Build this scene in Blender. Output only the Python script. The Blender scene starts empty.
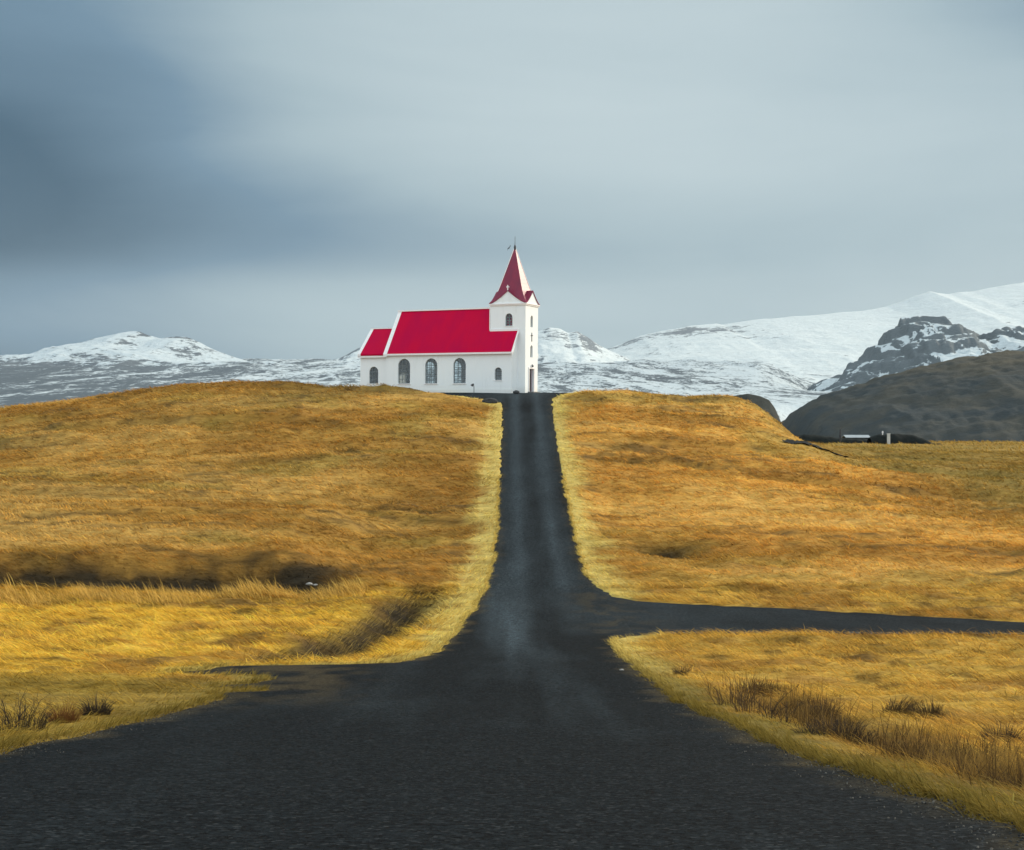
import bpy, bmesh, math, random
import numpy as np
from mathutils import Vector

R = math.radians
random.seed(7)
rng = np.random.default_rng(11)
scene = bpy.context.scene
COL = scene.collection

# ------------------------------------------------------------------ camera
F = 1400.0                                   # focal length in picture widths / 1024
cam_d = bpy.data.cameras.new('camera')
cam_d.sensor_width = 36.0
cam_d.lens = 36.0 * F / 1024.0
cam_d.clip_start = 0.1
cam_d.clip_end = 40000.0
cam = bpy.data.objects.new('camera', cam_d)
cam.location = (0, 0, 0)
cam.rotation_euler = (R(90.205), 0, 0)
COL.objects.link(cam)
scene.camera = cam

# ------------------------------------------------------------------ light
SUN = Vector((0.78, 0.47, 0.39)).normalized()          # direction TO the sun
sun_el = math.asin(SUN.z)
sun_az = math.atan2(SUN.x, SUN.y)                       # clockwise from +Y
sd = bpy.data.lights.new('sun', 'SUN')
sd.energy = 3.9
sd.angle = R(6.0)
sd.color = (1.0, 0.88, 0.70)
so = bpy.data.objects.new('sun', sd)
so.rotation_euler = (-SUN).to_track_quat('-Z', 'Y').to_euler()
COL.objects.link(so)

scene.view_settings.view_transform = 'Standard'
scene.view_settings.look = 'None'
scene.view_settings.gamma = 1.0
scene.view_settings.use_curve_mapping = False
scene.view_settings.exposure = 0.0

world = bpy.data.worlds.new('World')
scene.world = world
world.use_nodes = True


class NT:
    """tiny helper to write node trees"""
    def __init__(s, nt):
        s.nt = nt
        for n in list(nt.nodes):
            nt.nodes.remove(n)

    def n(s, typ, **kw):
        nd = s.nt.nodes.new(typ)
        for k, v in kw.items():
            if k == 'inp':
                for kk, vv in v.items():
                    s.set(nd.inputs[kk], vv)
            else:
                setattr(nd, k, v)
        return nd

    def set(s, sock, v):
        if isinstance(v, bpy.types.NodeSocket):
            s.nt.links.new(v, sock)
        elif isinstance(v, bpy.types.Node):
            s.nt.links.new(v.outputs[0], sock)
        else:
            if sock.type == 'RGBA' and len(v) == 3:
                v = (*v, 1)
            sock.default_value = v

    def m(s, op, a, b=0.0, c=0.0, clamp=False):
        nd = s.nt.nodes.new('ShaderNodeMath')
        nd.operation = op
        nd.use_clamp = clamp
        s.set(nd.inputs[0], a); s.set(nd.inputs[1], b); s.set(nd.inputs[2], c)
        return nd.outputs[0]

    def mr(s, v, a, b, c=0.0, d=1.0, typ='SMOOTHSTEP'):
        nd = s.nt.nodes.new('ShaderNodeMapRange')
        nd.interpolation_type = typ
        s.set(nd.inputs['Value'], v)
        s.set(nd.inputs['From Min'], a); s.set(nd.inputs['From Max'], b)
        s.set(nd.inputs['To Min'], c); s.set(nd.inputs['To Max'], d)
        return nd.outputs['Result']

    def mix(s, f, a, b, blend='MIX'):
        nd = s.nt.nodes.new('ShaderNodeMix')
        nd.data_type = 'RGBA'
        nd.blend_type = blend
        s.set(nd.inputs[0], f); s.set(nd.inputs[6], a); s.set(nd.inputs[7], b)
        return nd.outputs[2]

    def noise(s, vec, scale, detail=4.0, rough=0.55, dist=0.0):
        nd = s.nt.nodes.new('ShaderNodeTexNoise')
        if vec is not None:
            s.set(nd.inputs['Vector'], vec)
        nd.inputs['Scale'].default_value = scale
        nd.inputs['Detail'].default_value = detail
        nd.inputs['Roughness'].default_value = rough
        nd.inputs['Distortion'].default_value = dist
        return nd.outputs[0]

    def scalev(s, vec, sc):
        nd = s.nt.nodes.new('ShaderNodeMapping')
        s.set(nd.inputs['Vector'], vec)
        nd.inputs['Scale'].default_value = sc
        return nd.outputs[0]


# world: Nishita sky seen through a nearly closed deck of layered grey cloud
w = NT(world.node_tree)
sky = w.n('ShaderNodeTexSky', sky_type='NISHITA', sun_disc=False,
          sun_elevation=sun_el, sun_rotation=sun_az)
bg_sky = w.n('ShaderNodeBackground', inp={'Color': sky.outputs[0], 'Strength': 0.10})
tc = w.n('ShaderNodeTexCoord')
sep = w.n('ShaderNodeSeparateXYZ', inp={0: tc.outputs['Generated']})
dx, dy, dz = sep.outputs
az = w.m('ARCTAN2', dx, dy)                              # radians, 0 = towards the church
el = w.m('ARCSINE', dz)
cv = w.n('ShaderNodeCombineXYZ', inp={0: w.m('MULTIPLY', az, 2.2), 1: w.m('MULTIPLY', el, 9.0), 2: 0.3})
n1 = w.noise(cv.outputs[0], 1.3, 5.0, 0.5, 0.6)
cv2 = w.n('ShaderNodeCombineXYZ', inp={0: w.m('MULTIPLY', az, 3.0), 1: w.m('MULTIPLY', el, 26.0), 2: 4.1})
n2 = w.noise(cv2.outputs[0], 1.0, 4.0, 0.5, 0.3)


def gauss(a0, e0, sa, se):
    a = w.m('DIVIDE', w.m('SUBTRACT', az, a0), sa)
    e = w.m('DIVIDE', w.m('SUBTRACT', el, e0), se)
    q = w.m('ADD', w.m('MULTIPLY', a, a), w.m('MULTIPLY', e, e))
    return w.m('EXPONENT', w.m('MULTIPLY', q, -1.0))


dark = w.m('ADD', w.m('MULTIPLY', gauss(R(-24.5), R(8.8), R(14.5), R(5.2)), 1.05),
           w.m('MULTIPLY', gauss(R(-24), R(1.6), R(14), R(1.9)), 0.72))
dark = w.m('ADD', dark, w.m('MULTIPLY', gauss(R(14), R(7.6), R(24), R(2.2)), 0.17))
dark = w.m('ADD', dark, w.m('MULTIPLY', gauss(R(-6), R(7.6), R(10), R(2.0)), 0.16))
dark = w.m('ADD', dark, w.m('MULTIPLY', gauss(R(24), R(18), R(10), R(6)), 0.38))
dark = w.m('ADD', dark, w.m('MULTIPLY', gauss(R(-22), R(18.5), R(13), R(6)), 0.50))  # both upper corners darkened, lens falloff painted into the cloud
dark = w.m('ADD', dark, w.m('MULTIPLY', gauss(R(4), R(1.5), R(9), R(2.5)), 0.12))
lite = w.m('ADD', w.m('MULTIPLY', gauss(R(-15), R(5.7), R(13), R(1.0)), 0.10),
           w.m('MULTIPLY', gauss(R(1), R(13), R(14), R(5)), 0.05))
dk = w.m('SUBTRACT', dark, lite)
dk = w.m('ADD', dk, w.m('MULTIPLY', w.m('SUBTRACT', n1, 0.5), 0.34))
dk = w.m('ADD', dk, w.m('MULTIPLY', w.m('SUBTRACT', n2, 0.5), 0.14))
ramp = w.n('ShaderNodeValToRGB', inp={0: w.m('ADD', dk, 0.10, clamp=True)})
cr = ramp.color_ramp
cr.elements[0].position = 0.0; cr.elements[0].color = (0.56, 0.665, 0.695, 1)
cr.elements[1].position = 1.0; cr.elements[1].color = (0.030, 0.092, 0.155, 1)
e = cr.elements.new(0.30); e.color = (0.40, 0.515, 0.565, 1)
e = cr.elements.new(0.62); e.color = (0.155, 0.262, 0.36, 1)
# the unseen deck behind the camera and overhead is brightened to fill the shaded wall
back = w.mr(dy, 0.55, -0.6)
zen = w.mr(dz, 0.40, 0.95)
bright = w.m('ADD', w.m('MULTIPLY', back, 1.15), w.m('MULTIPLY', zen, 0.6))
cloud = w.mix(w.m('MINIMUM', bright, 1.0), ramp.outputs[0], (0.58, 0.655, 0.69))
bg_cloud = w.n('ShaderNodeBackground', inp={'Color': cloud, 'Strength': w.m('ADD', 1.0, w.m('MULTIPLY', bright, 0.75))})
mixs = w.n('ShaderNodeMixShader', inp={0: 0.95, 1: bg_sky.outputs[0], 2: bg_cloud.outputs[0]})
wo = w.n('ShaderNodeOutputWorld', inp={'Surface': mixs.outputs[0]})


# ------------------------------------------------------------------ helpers
def tag(o, label=None, cat=None, group=None, kind=None):
    if label: o['label'] = label
    if cat: o['category'] = cat
    if group: o['group'] = group
    if kind: o['kind'] = kind
    return o


def empty(name, loc=(0, 0, 0), rz=0.0):
    o = bpy.data.objects.new(name, None)
    o.location = loc
    o.rotation_euler = (0, 0, rz)
    o.empty_display_size = 0.2
    COL.objects.link(o)
    return o


class MB:
    """collects polygons and links them as ONE mesh object"""
    def __init__(s):
        s.v = []; s.f = []

    def add(s, vs, fs):
        b = len(s.v)
        s.v += [tuple(x) for x in vs]
        s.f += [tuple(i + b for i in f) for f in fs]

    def box(s, x0, x1, y0, y1, z0, z1):
        s.add([(x0, y0, z0), (x1, y0, z0), (x1, y1, z0), (x0, y1, z0),
               (x0, y0, z1), (x1, y0, z1), (x1, y1, z1), (x0, y1, z1)],
              [(3, 2, 1, 0), (4, 5, 6, 7), (0, 1, 5, 4), (1, 2, 6, 5), (2, 3, 7, 6), (3, 0, 4, 7)])

    def prism(s, poly, d):
        """closed polygon (3-D points) extruded by the vector d"""
        n = len(poly)
        d = Vector(d)
        a = [Vector(p) for p in poly]
        s.add(a + [p + d for p in a],
              [tuple(range(n))[::-1], tuple(range(n, 2 * n))] +
              [(i, (i + 1) % n, n + (i + 1) % n, n + i) for i in range(n)])

    def bar(s, p, q, wdt, hgt=None, up=(0, 0, 1)):
        hgt = hgt or wdt
        p, q = Vector(p), Vector(q)
        d = (q - p).normalized()
        up = Vector(up)
        if abs(d.dot(up)) > 0.98:
            up = Vector((1, 0, 0))
        a = d.cross(up).normalized() * wdt / 2
        b = a.cross(d).normalized() * hgt / 2
        s.prism([p - a - b, p + a - b, p + a + b, p - a + b], q - p)

    def tube(s, pts, rad, n=6, tip=True):
        pts = [Vector(p) for p in pts]
        base = len(s.v)
        for i, p in enumerate(pts):
            d = (pts[min(i + 1, len(pts) - 1)] - pts[max(i - 1, 0)]).normalized()
            up = Vector((0, 0, 1)) if abs(d.z) < 0.95 else Vector((1, 0, 0))
            a = d.cross(up).normalized(); b = a.cross(d)
            r = rad[i] if hasattr(rad, '__len__') else rad
            for k in range(n):
                t = 2 * math.pi * k / n
                s.v.append(tuple(p + a * r * math.cos(t) + b * r * math.sin(t)))
        for i in range(len(pts) - 1):
            for k in range(n):
                s.f.append((base + i * n + k, base + i * n + (k + 1) % n,
                            base + (i + 1) * n + (k + 1) % n, base + (i + 1) * n + k))
        s.f.append(tuple(base + k for k in range(n))[::-1])
        s.f.append(tuple(base + (len(pts) - 1) * n + k for k in range(n)))

    def build(s, name, mat, parent=None, smooth=False, bevel=0.0):
        me = bpy.data.meshes.new(name)
        me.from_pydata(s.v, [], s.f)
        me.update()
        bm = bmesh.new(); bm.from_mesh(me)
        bmesh.ops.recalc_face_normals(bm, faces=bm.faces)
        bm.to_mesh(me); bm.free()
        if smooth:
            me.polygons.foreach_set('use_smooth', [True] * len(me.polygons))
        o = bpy.data.objects.new(name, me)
        if mat: me.materials.append(mat)
        COL.objects.link(o)
        if parent: o.parent = parent
        if bevel:
            b = o.modifiers.new('bevel', 'BEVEL'); b.width = bevel; b.segments = 2; b.limit_method = 'ANGLE'
        return o


def np_mesh(name, verts, quads=None, tris=None, mat=None, smooth=True, colors=None, floats=None):
    """fast mesh from numpy arrays"""
    me = bpy.data.meshes.new(name)
    nv = len(verts)
    nq = 0 if quads is None else len(quads)
    nt_ = 0 if tris is None else len(tris)
    me.vertices.add(nv)
    me.vertices.foreach_set('co', np.ascontiguousarray(verts, dtype=np.float32).ravel())
    loops = []
    if nq: loops.append(quads.astype(np.int32).ravel())
    if nt_: loops.append(tris.astype(np.int32).ravel())
    loops = np.concatenate(loops)
    me.loops.add(len(loops))
    me.loops.foreach_set('vertex_index', loops)
    me.polygons.add(nq + nt_)
    start = np.concatenate([np.arange(nq) * 4, nq * 4 + np.arange(nt_) * 3]).astype(np.int32)
    me.polygons.foreach_set('loop_start', start)
    me.update(calc_edges=True)
    me.polygons.foreach_set('use_smooth', np.full(nq + nt_, smooth))
    for nm, c in (colors or {}).items():
        a = me.attributes.new(nm, 'FLOAT_COLOR', 'POINT')
        c4 = np.ones((nv, 4), dtype=np.float32); c4[:, :3] = c
        a.data.foreach_set('color', c4.ravel())
    for nm, c in (floats or {}).items():
        a = me.attributes.new(nm, 'FLOAT', 'POINT')
        a.data.foreach_set('value', np.ascontiguousarray(c, dtype=np.float32).ravel())
    o = bpy.data.objects.new(name, me)
    if mat: me.materials.append(mat)
    COL.objects.link(o)
    return o


def grid_quads(nr, nc):
    i = np.arange(nr - 1)[:, None] * nc + np.arange(nc - 1)[None, :]
    i = i.ravel()
    return np.stack([i, i + 1, i + nc + 1, i + nc], axis=1)


# numpy noise
def _hash(ix, iy, seed):
    h = (ix.astype(np.int64) * 374761393 + iy.astype(np.int64) * 668265263 + seed * 1274126177) & 0xFFFFFFFF
    h = ((h ^ (h >> 13)) * 1274126177) & 0xFFFFFFFF
    h = h ^ (h >> 16)
    return (h & 0xFFFFFF) / float(0xFFFFFF)


def vnoise(x, y, seed=0):
    x = np.asarray(x, float); y = np.asarray(y, float)
    ix = np.floor(x); iy = np.floor(y)
    fx = x - ix; fy = y - iy
    fx = fx * fx * fx * (fx * (fx * 6 - 15) + 10)
    fy = fy * fy * fy * (fy * (fy * 6 - 15) + 10)
    a = _hash(ix, iy, seed); b = _hash(ix + 1, iy, seed)
    c = _hash(ix, iy + 1, seed); d = _hash(ix + 1, iy + 1, seed)
    return (a + (b - a) * fx) * (1 - fy) + (c + (d - c) * fx) * fy


def fbm(x, y, oct=4, seed=0, gain=0.5):
    s = 0; amp = 1; tot = 0
    for k in range(oct):
        s = s + amp * vnoise(x * 2 ** k + 17.3 * k, y * 2 ** k - 9.1 * k, seed + k)
        tot += amp; amp *= gain
    return s / tot                                        # 0..1


def ridged(x, y, oct=5, seed=0, gain=0.55):
    s = 0; amp = 1; tot = 0
    for k in range(oct):
        s = s + amp * (1 - np.abs(2 * vnoise(x * 2 ** k + 5.3 * k, y * 2 ** k + 3.7 * k, seed + k) - 1))
        tot += amp; amp *= gain
    return s / tot


def sst(a, b, x):
    t = np.clip((x - a) / (b - a), 0, 1)
    return t * t * (3 - 2 * t)


def smooth_interp(x, xs, ys, n=9, wdt=None):
    """piecewise-linear interpolation with its corners rounded"""
    wdt = wdt or 1.0
    acc = 0
    ks = np.linspace(-1, 1, n)
    wt = 1 - np.abs(ks) * 0.8
    for k, q in zip(ks, wt):
        acc = acc + q * np.interp(x + k * wdt, xs, ys)
    return acc / wt.sum()


# ------------------------------------------------------------------ terrain functions
_ZY = [-30, -12, 0, 9, 13, 19, 32, 49, 62, 76, 90, 105, 117, 132, 147, 156, 162, 168, 190, 200, 230, 280, 350, 420]
_ZZ = [1.0, -0.4, -1.45, -2.72, -3.36, -4.34, -6.17, -7.8, -8.75, -9.05, -8.05, -6.2, -4.3, -1.6, 1.25, 3.1, 4.1, 4.55, 4.6, 3.9, -4, -18, -34, -40]


def zroad(Y):
    return smooth_interp(Y, _ZY, _ZZ, 9, 4.0)


_LY = [-40, 33.0, 36, 38.6, 40.6, 42.8, 43.5, 44.2, 45, 47, 50, 56, 64, 72, 78, 89, 100, 155.5, 157, 158.5, 161, 164, 172]
_LX = [-6.7, -6.75, -6.9, -7.6, -9.4, -8.6, -5.2, -4.1, -3.5, -3.0, -2.75, -2.55, -2.3, -1.9, -1.55, -1.15, -1.1, -1.1, -1.8, -3.4, -5.6, -10, -14]
_RY = [-40, 51, 54, 56, 58, 77, 79, 82, 88, 150, 158, 162, 172]
_RX = [3.85, 3.75, 3.85, 4.3, 5.2, 5.4, 4.75, 4.5, 4.4, 4.4, 4.6, 5.6, 9]


def road_l(Y):
    return np.interp(Y, _LY, _LX) + (vnoise(Y * 0.9, 0 * Y, 3) - 0.5) * (0.22 + 1.6 * sst(30, 36, Y) * (1 - sst(43.5, 45, Y))) + (vnoise(Y * 2.1, 0 * Y, 4) - 0.5) * 0.24


def road_r(Y):
    return np.interp(Y, _RY, _RX) + (vnoise(Y * 0.9, 0 * Y + 5, 5) - 0.5) * 0.20 + (vnoise(Y * 2.1, 0 * Y, 6) - 0.5) * 0.24


_TX = [2.5, 4.0, 5.2, 6.5, 11, 14, 23, 40, 80]
_TLO = [54.5, 55.0, 57.0, 58.0, 58.2, 58.0, 57.4, 55.0, 47]
_THI = [80.0, 80.0, 76.8, 74.2, 71.8, 70.2, 64.6, 60.6, 53]


def trk_lo(X):
    return np.interp(X, _TX, _TLO) + (vnoise(X * 1.3, 0 * X, 8) - 0.5) * 0.5


def trk_hi(X):
    return np.interp(X, _TX, _THI) + (vnoise(X * 1.3, 0 * X, 9) - 0.5) * 0.5


def paved_inside(X, Y):
    """signed distance (rough), > 0 on the asphalt"""
    a = np.minimum(X - road_l(Y), road_r(Y) - X)
    a = np.where(Y > 171, -20, a)
    b = np.minimum(np.minimum(Y - trk_lo(X), trk_hi(X) - Y), X - 2.5)
    b = np.where(X > 80, -20, b)
    return np.maximum(a, b)


_HX = [-200, -90, -62, -50, -38, -26, -18, -7.5, 0, 12, 21, 26, 29, 31.5, 34, 40, 60, 100, 200]
_H1 = [-12, -2.0, 1.8, 3.5, 5.25, 5.3, 4.95, 4.35, 4.3, 4.1, 3.8, 3.9, 2.7, 0.2, -1.6, -2.4, -3.0, -3.4, -5]
_H0 = [-14, -4, 0.5, 2.4, 4.0, 4.9, 5.0, 4.8, 4.55, 4.1, 3.0, 1.9, 1.2, 0.4, -0.6, -1.6, -3.0, -3.6, -5]


def ground_z(X, Y, sink=True):
    X = np.asarray(X, float); Y = np.asarray(Y, float)
    zr = zroad(Y)
    # the hill
    t = np.clip((zr + 8.9) / 13.45, 0, 1.05)
    t = np.where(Y < 78, 0, t)
    h1 = smooth_interp(X, _HX, _H1, 7, 1.2); h0 = smooth_interp(X, _HX, _H0, 9, 4.0)
    hc = h0 + (h1 - h0) * sst(0.62, 0.98, t)
    hill = -8.9 + t * (hc + 8.9)
    z = np.where(Y < 78, zr, np.where(Y < 178, hill, 0))
    back = np.interp(Y, [178, 192, 215, 260, 320, 420], [1, 0.98, 0.75, 0.3, 0.08, 0])
    crest = -8.9 + 1.0 * (h1 + 8.9)
    zb = -40 + (crest + 40) * back
    zrt = np.interp(Y, [150, 178, 230, 300, 330, 420], [-3.1, -2.9, -2.55, -2.25, -3.2, -40]) - 0.008 * np.maximum(X - 60, 0)
    zb = zb + (zrt - zb) * sst(33, 40, X)
    z = np.where(Y >= 178, zb, z)
    # pasture on the left, a ditch and a bare bank behind it
    lf = sst(-6.5, -11, X)
    z = z - lf * 0.40 * sst(52, 72, Y) * (1 - sst(78.5, 81, Y))
    amp = 0.55 + 0.9 * fbm(X * 0.12, Y * 0.02, 3, 21)
    bl = sst(-9, -15, X)
    z = z - bl * amp * 1.25 * sst(78.5, 81.5, Y + (vnoise(X * 0.2, X * 0, 2) - .5) * 2) * (1 - sst(82.5, 85.5, Y + (vnoise(X * 0.25, X * 0, 12) - .5) * 2))
    z = z + bl * 0.9 * sst(83.5, 86.5, Y) * (1 - sst(90, 125, Y))
    # hollow beside the road on the left, below its verge
    cx = np.interp(Y, [44, 48, 60, 74, 82], [-7.4, -6.6, -5.6, -4.6, -4.3])
    hol = 1.25 * np.exp(-((X - cx) / 1.4) ** 2) * sst(44, 50, Y) * (1 - sst(70, 80, Y))
    z = z - 1.0 * hol + 0.45 * np.exp(-((X - cx - 1.9) / 0.9) ** 2) * sst(46, 52, Y) * (1 - sst(66, 80, Y))
    # roadside ditch on the right
    dit = np.exp(-((X - np.interp(Y, [10, 30, 40], [5.2, 5.6, 6.4])) / 0.55) ** 2) * sst(6, 12, Y) * (1 - sst(28, 36, Y))
    z = z - 0.55 * dit
    # little scarps and hummocks on the slopes
    far = sst(88, 100, Y) * (1 - sst(170, 185, Y))
    tr = fbm(X * 0.022 + 3, Y * 0.10, 4, 31)
    z = z + far * (tr - 0.5) * 1.5
    z = z + far * 0.55 * (sst(0.46, 0.52, fbm(X * 0.03, Y * 0.14, 3, 37)) - 0.5)
    z = z + (fbm(X * 0.35, Y * 0.35, 3, 41) - 0.5) * 0.5 * sst(10, 40, np.hypot(X, Y))
    z = z + (fbm(X * 0.45, Y * 1.3, 3, 47) - 0.5) * 0.55 * sst(20, 50, np.hypot(X, Y))
    z = z + (fbm(X * 1.4, Y * 1.4, 2, 43) - 0.5) * 0.14
    # hollow on the right slope
    z = z - 0.9 * np.exp(-((X - 10.4 - 0.1 * (Y - 93)) / 2.2) ** 2 - ((Y - 92 + 0.5 * (X - 10)) / 2.0) ** 2)
    z = z - 0.8 * np.exp(-((X - 13) / 4.5) ** 2 - ((Y - 132.5) / 1.6) ** 2)
    # level with the asphalt near it
    ins = paved_inside(X, Y)
    base = zr
    wgt = sst(0.05, 4.0, -ins)
    ct = np.where(Y > 150, sst(0.0, 6.0, -ins), wgt)
    z = base + (z - base) * np.where(X < 1.6, ct, wgt)
    z = np.where(Y > 165, z * 1, z)
    if sink:
        z = z - 0.30 * sst(0.0, 0.5, ins) + 0.03 * sst(-0.6, -0.05, ins) * (1 - sst(0.0, 0.1, ins))
    # level ground under the church
    pad = sst(-24.5, -20, X) * (1 - sst(5, 9, X)) * sst(163, 166, Y) * (1 - sst(190, 198, Y))
    z = np.where(pad > 0, z + (np.minimum(z, 4.56) - z) * pad, z)
    return z


def seam_mask(X, Y):
    a = fbm(X * 0.075 + 0.5 * fbm(X * 0.1, Y * 0.3, 2, 71), Y * 0.62, 4, 73)
    b = fbm(X * 0.06, Y * 0.10, 3, 75)
    return np.exp(-((a - 0.5) / 0.040) ** 2) * sst(0.34, 0.54, b)


def ground_color(X, Y):
    """reflectance of the sward: straw, rust, olive and bare dark peat"""
    X = np.asarray(X, float); Y = np.asarray(Y, float)
    ins = paved_inside(X, Y)
    C = lambda *c: np.array(c)[None, :]
    left = C(0.45, 0.245, 0.050); right = C(0.68, 0.36, 0.072); gold = C(0.60, 0.37, 0.072)
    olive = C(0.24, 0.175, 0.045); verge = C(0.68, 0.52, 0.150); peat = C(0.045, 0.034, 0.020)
    straw = C(0.76, 0.48, 0.14)
    n = fbm(X * 0.05, Y * 0.12, 4, 51)[:, None]
    n2 = fbm(X * 0.085, Y * 0.55, 4, 53)[:, None]
    n3 = fbm(X * 0.7, Y * 0.9, 3, 55)[:, None]
    lw = sst(4, -4, X)[:, None]
    c = right * (1 - lw) + left * lw
    c = c * (0.68 + 0.64 * n2) * (0.75 + 0.50 * n3)
    c = c + (straw - c) * (0.40 * sst(0.46, 0.66, n))
    rust = C(0.36, 0.165, 0.030)
    c = c + (C(0.34, 0.25, 0.055) - c) * (0.45 * sst(0.56, 0.68, fbm(X * 0.11 + 7, Y * 0.22, 4, 57)))[:, None]
    c = c + (rust - c) * (0.45 * sst(0.52, 0.34, n))
    # near pastures: paler and yellower
    near = (1 - sst(77, 82, Y + (n2[:, 0] - 0.5) * 3))[:, None]
    gold = gold * (1 - lw) + C(0.74, 0.455, 0.062) * lw
    g = gold * (0.62 + 0.5 * n2 + 0.28 * n3)
    g = g + (C(0.40, 0.21, 0.045) - g) * (0.75 * sst(0.50, 0.66, fbm(X * 0.35, Y * 0.5, 4, 58)))[:, None]
    c = c + (g - c) * near * 0.95
    th_ = sst(0.60, 0.72, fbm(X * 0.9, Y * 0.8, 4, 59))[:, None] * near
    c = c + (C(0.16, 0.095, 0.030) - c) * 0.6 * th_
    # dark seams where the matted straw parts, their shadow lines put into the colour too
    seam = seam_mask(X, Y)[:, None]
    c = c + (C(0.11, 0.062, 0.020) - c) * seam * 0.8
    # peat: ditch behind the left pasture, scarps; hollows take the same dark tone
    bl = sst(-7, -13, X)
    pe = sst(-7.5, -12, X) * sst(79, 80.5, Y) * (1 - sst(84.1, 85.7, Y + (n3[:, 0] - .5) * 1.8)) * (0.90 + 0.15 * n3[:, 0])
    cx = np.interp(Y, [44, 48, 60, 74, 82], [-7.4, -6.6, -5.6, -4.6, -4.3])
    pe = np.maximum(pe, np.exp(-((X - cx + 0.45) / 1.75) ** 4) * sst(45, 49, Y) * (1 - sst(72, 79, Y)) * (0.7 + 0.5 * n3[:, 0]))
    pe = np.maximum(pe, 0.95 * np.exp(-((X - 10.4 - 0.1 * (Y - 93)) / 1.7) ** 2 - ((Y - 92.6 + 0.5 * (X - 10)) / 1.3) ** 2))
    pe = np.maximum(pe, 0.7 * np.exp(-((X - 13) / 4.2) ** 2 - ((Y - 133.6) / 1.0) ** 2))
    far = sst(90, 100, Y) * (1 - sst(168, 180, Y))
    sc = fbm(X * 0.03, Y * 0.14, 3, 37)
    pe = np.maximum(pe, far * 0.62 * np.exp(-((sc - 0.50) / 0.012) ** 2) * sst(0.40, 0.62, n3[:, 0]))
    dit = np.exp(-((X - np.interp(Y, [10, 30, 40], [5.4, 5.8, 6.6])) / 0.7) ** 2) * sst(6, 12, Y) * (1 - sst(28, 36, Y))
    brown = C(0.13, 0.075, 0.028)
    c = c + (brown - c) * (0.85 * dit)[:, None]
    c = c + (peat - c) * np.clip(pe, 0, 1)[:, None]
    # dull olive meadow on the far right
    fr = sst(27, 40, X + (n[:, 0] - .5) * 16 - (165 - Y) * 0.10) * sst(105, 130, Y)
    c = c + (olive * (0.75 + 0.5 * n2) - c) * (fr * (0.45 + 0.5 * n2[:, 0]))[:, None]
    # mown yellow verge beside the road
    roadonly = np.minimum(X - road_l(Y), road_r(Y) - X)
    vw = np.where(Y > 60, 1.9, 1.1) * (0.55 + 0.9 * fbm(Y * 0.16 + (X > 1.6) * 40, Y * 0, 3, 79))
    vg = sst(-1.35, -0.30, roadonly / vw + (n3[:, 0] - .5) * 0.9 + (n2[:, 0] - .5) * 0.8) * (Y < 168)
    nearv = (1 - sst(30, 55, Y))[:, None]
    vcol = verge * (1 - nearv) + C(0.165, 0.128, 0.030) * nearv
    c = c + (vcol * (0.8 + 0.4 * n3) - c) * (vg * 0.85)[:, None]
    # rough shoulder in the left foreground
    sh = sst(-6, -7.0, X) * (1 - sst(36, 40, Y))
    c = c + (C(0.30, 0.205, 0.045) * (0.35 + 1.2 * n3) - c) * (sh * 0.8)[:, None]
    return np.clip(c, 0.008, 0.9)


# ------------------------------------------------------------------ materials
def new_mat(name):
    m = bpy.data.materials.new(name)
    m.use_nodes = True
    t = NT(m.node_tree)
    out = t.n('ShaderNodeOutputMaterial')
    return m, t, out


def principled(t, out, **inp):
    p = t.n('ShaderNodeBsdfPrincipled')
    for k, v in inp.items():
        t.set(p.inputs[k.replace('_', ' ')], v)
    t.nt.links.new(p.outputs[0], out.inputs['Surface'])
    return p


def bump(t, h, strength, dist):
    b = t.n('ShaderNodeBump', inp={'Height': h, 'Strength': strength, 'Distance': dist})
    return b.outputs[0]


def pos(t):
    return t.n('ShaderNodeNewGeometry').outputs['Position']


# ground
m_ground, t, out = new_mat('straw_ground')
at = t.n('ShaderNodeAttribute', attribute_name='bc')
P = pos(t)
nn = t.noise(t.scalev(P, (0.5, 2.2, 2.2)), 1.6, 6, 0.65)
nf = t.noise(t.scalev(P, (1.0, 3.0, 3.0)), 9.0, 4, 0.6)
v = t.m('MULTIPLY', t.mr(nn, 0.25, 0.75, 0.62, 1.2, 'LINEAR'), t.mr(nf, 0.3, 0.7, 0.7, 1.2, 'LINEAR'))
c = t.mix(1.0, at.outputs['Color'], t.n('ShaderNodeCombineXYZ', inp={0: v, 1: v, 2: v}).outputs[0], 'MULTIPLY')
principled(t, out, Base_Color=c, Roughness=0.95, Specular_IOR_Level=0.1,
           Normal=bump(t, t.m('ADD', nn, t.m('MULTIPLY', nf, 0.4)), 0.7, 0.35))

# grass blades
m_grass, t, out = new_mat('dry_grass')
at = t.n('ShaderNodeAttribute', attribute_name='bc')
df = t.n('ShaderNodeBsdfDiffuse', inp={'Color': at.outputs['Color']})
tr = t.n('ShaderNodeBsdfTranslucent', inp={'Color': at.outputs['Color']})
mx = t.n('ShaderNodeMixShader', inp={0: 0.38, 1: df.outputs[0], 2: tr.outputs[0]})
t.nt.links.new(mx.outputs[0], out.inputs['Surface'])

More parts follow.
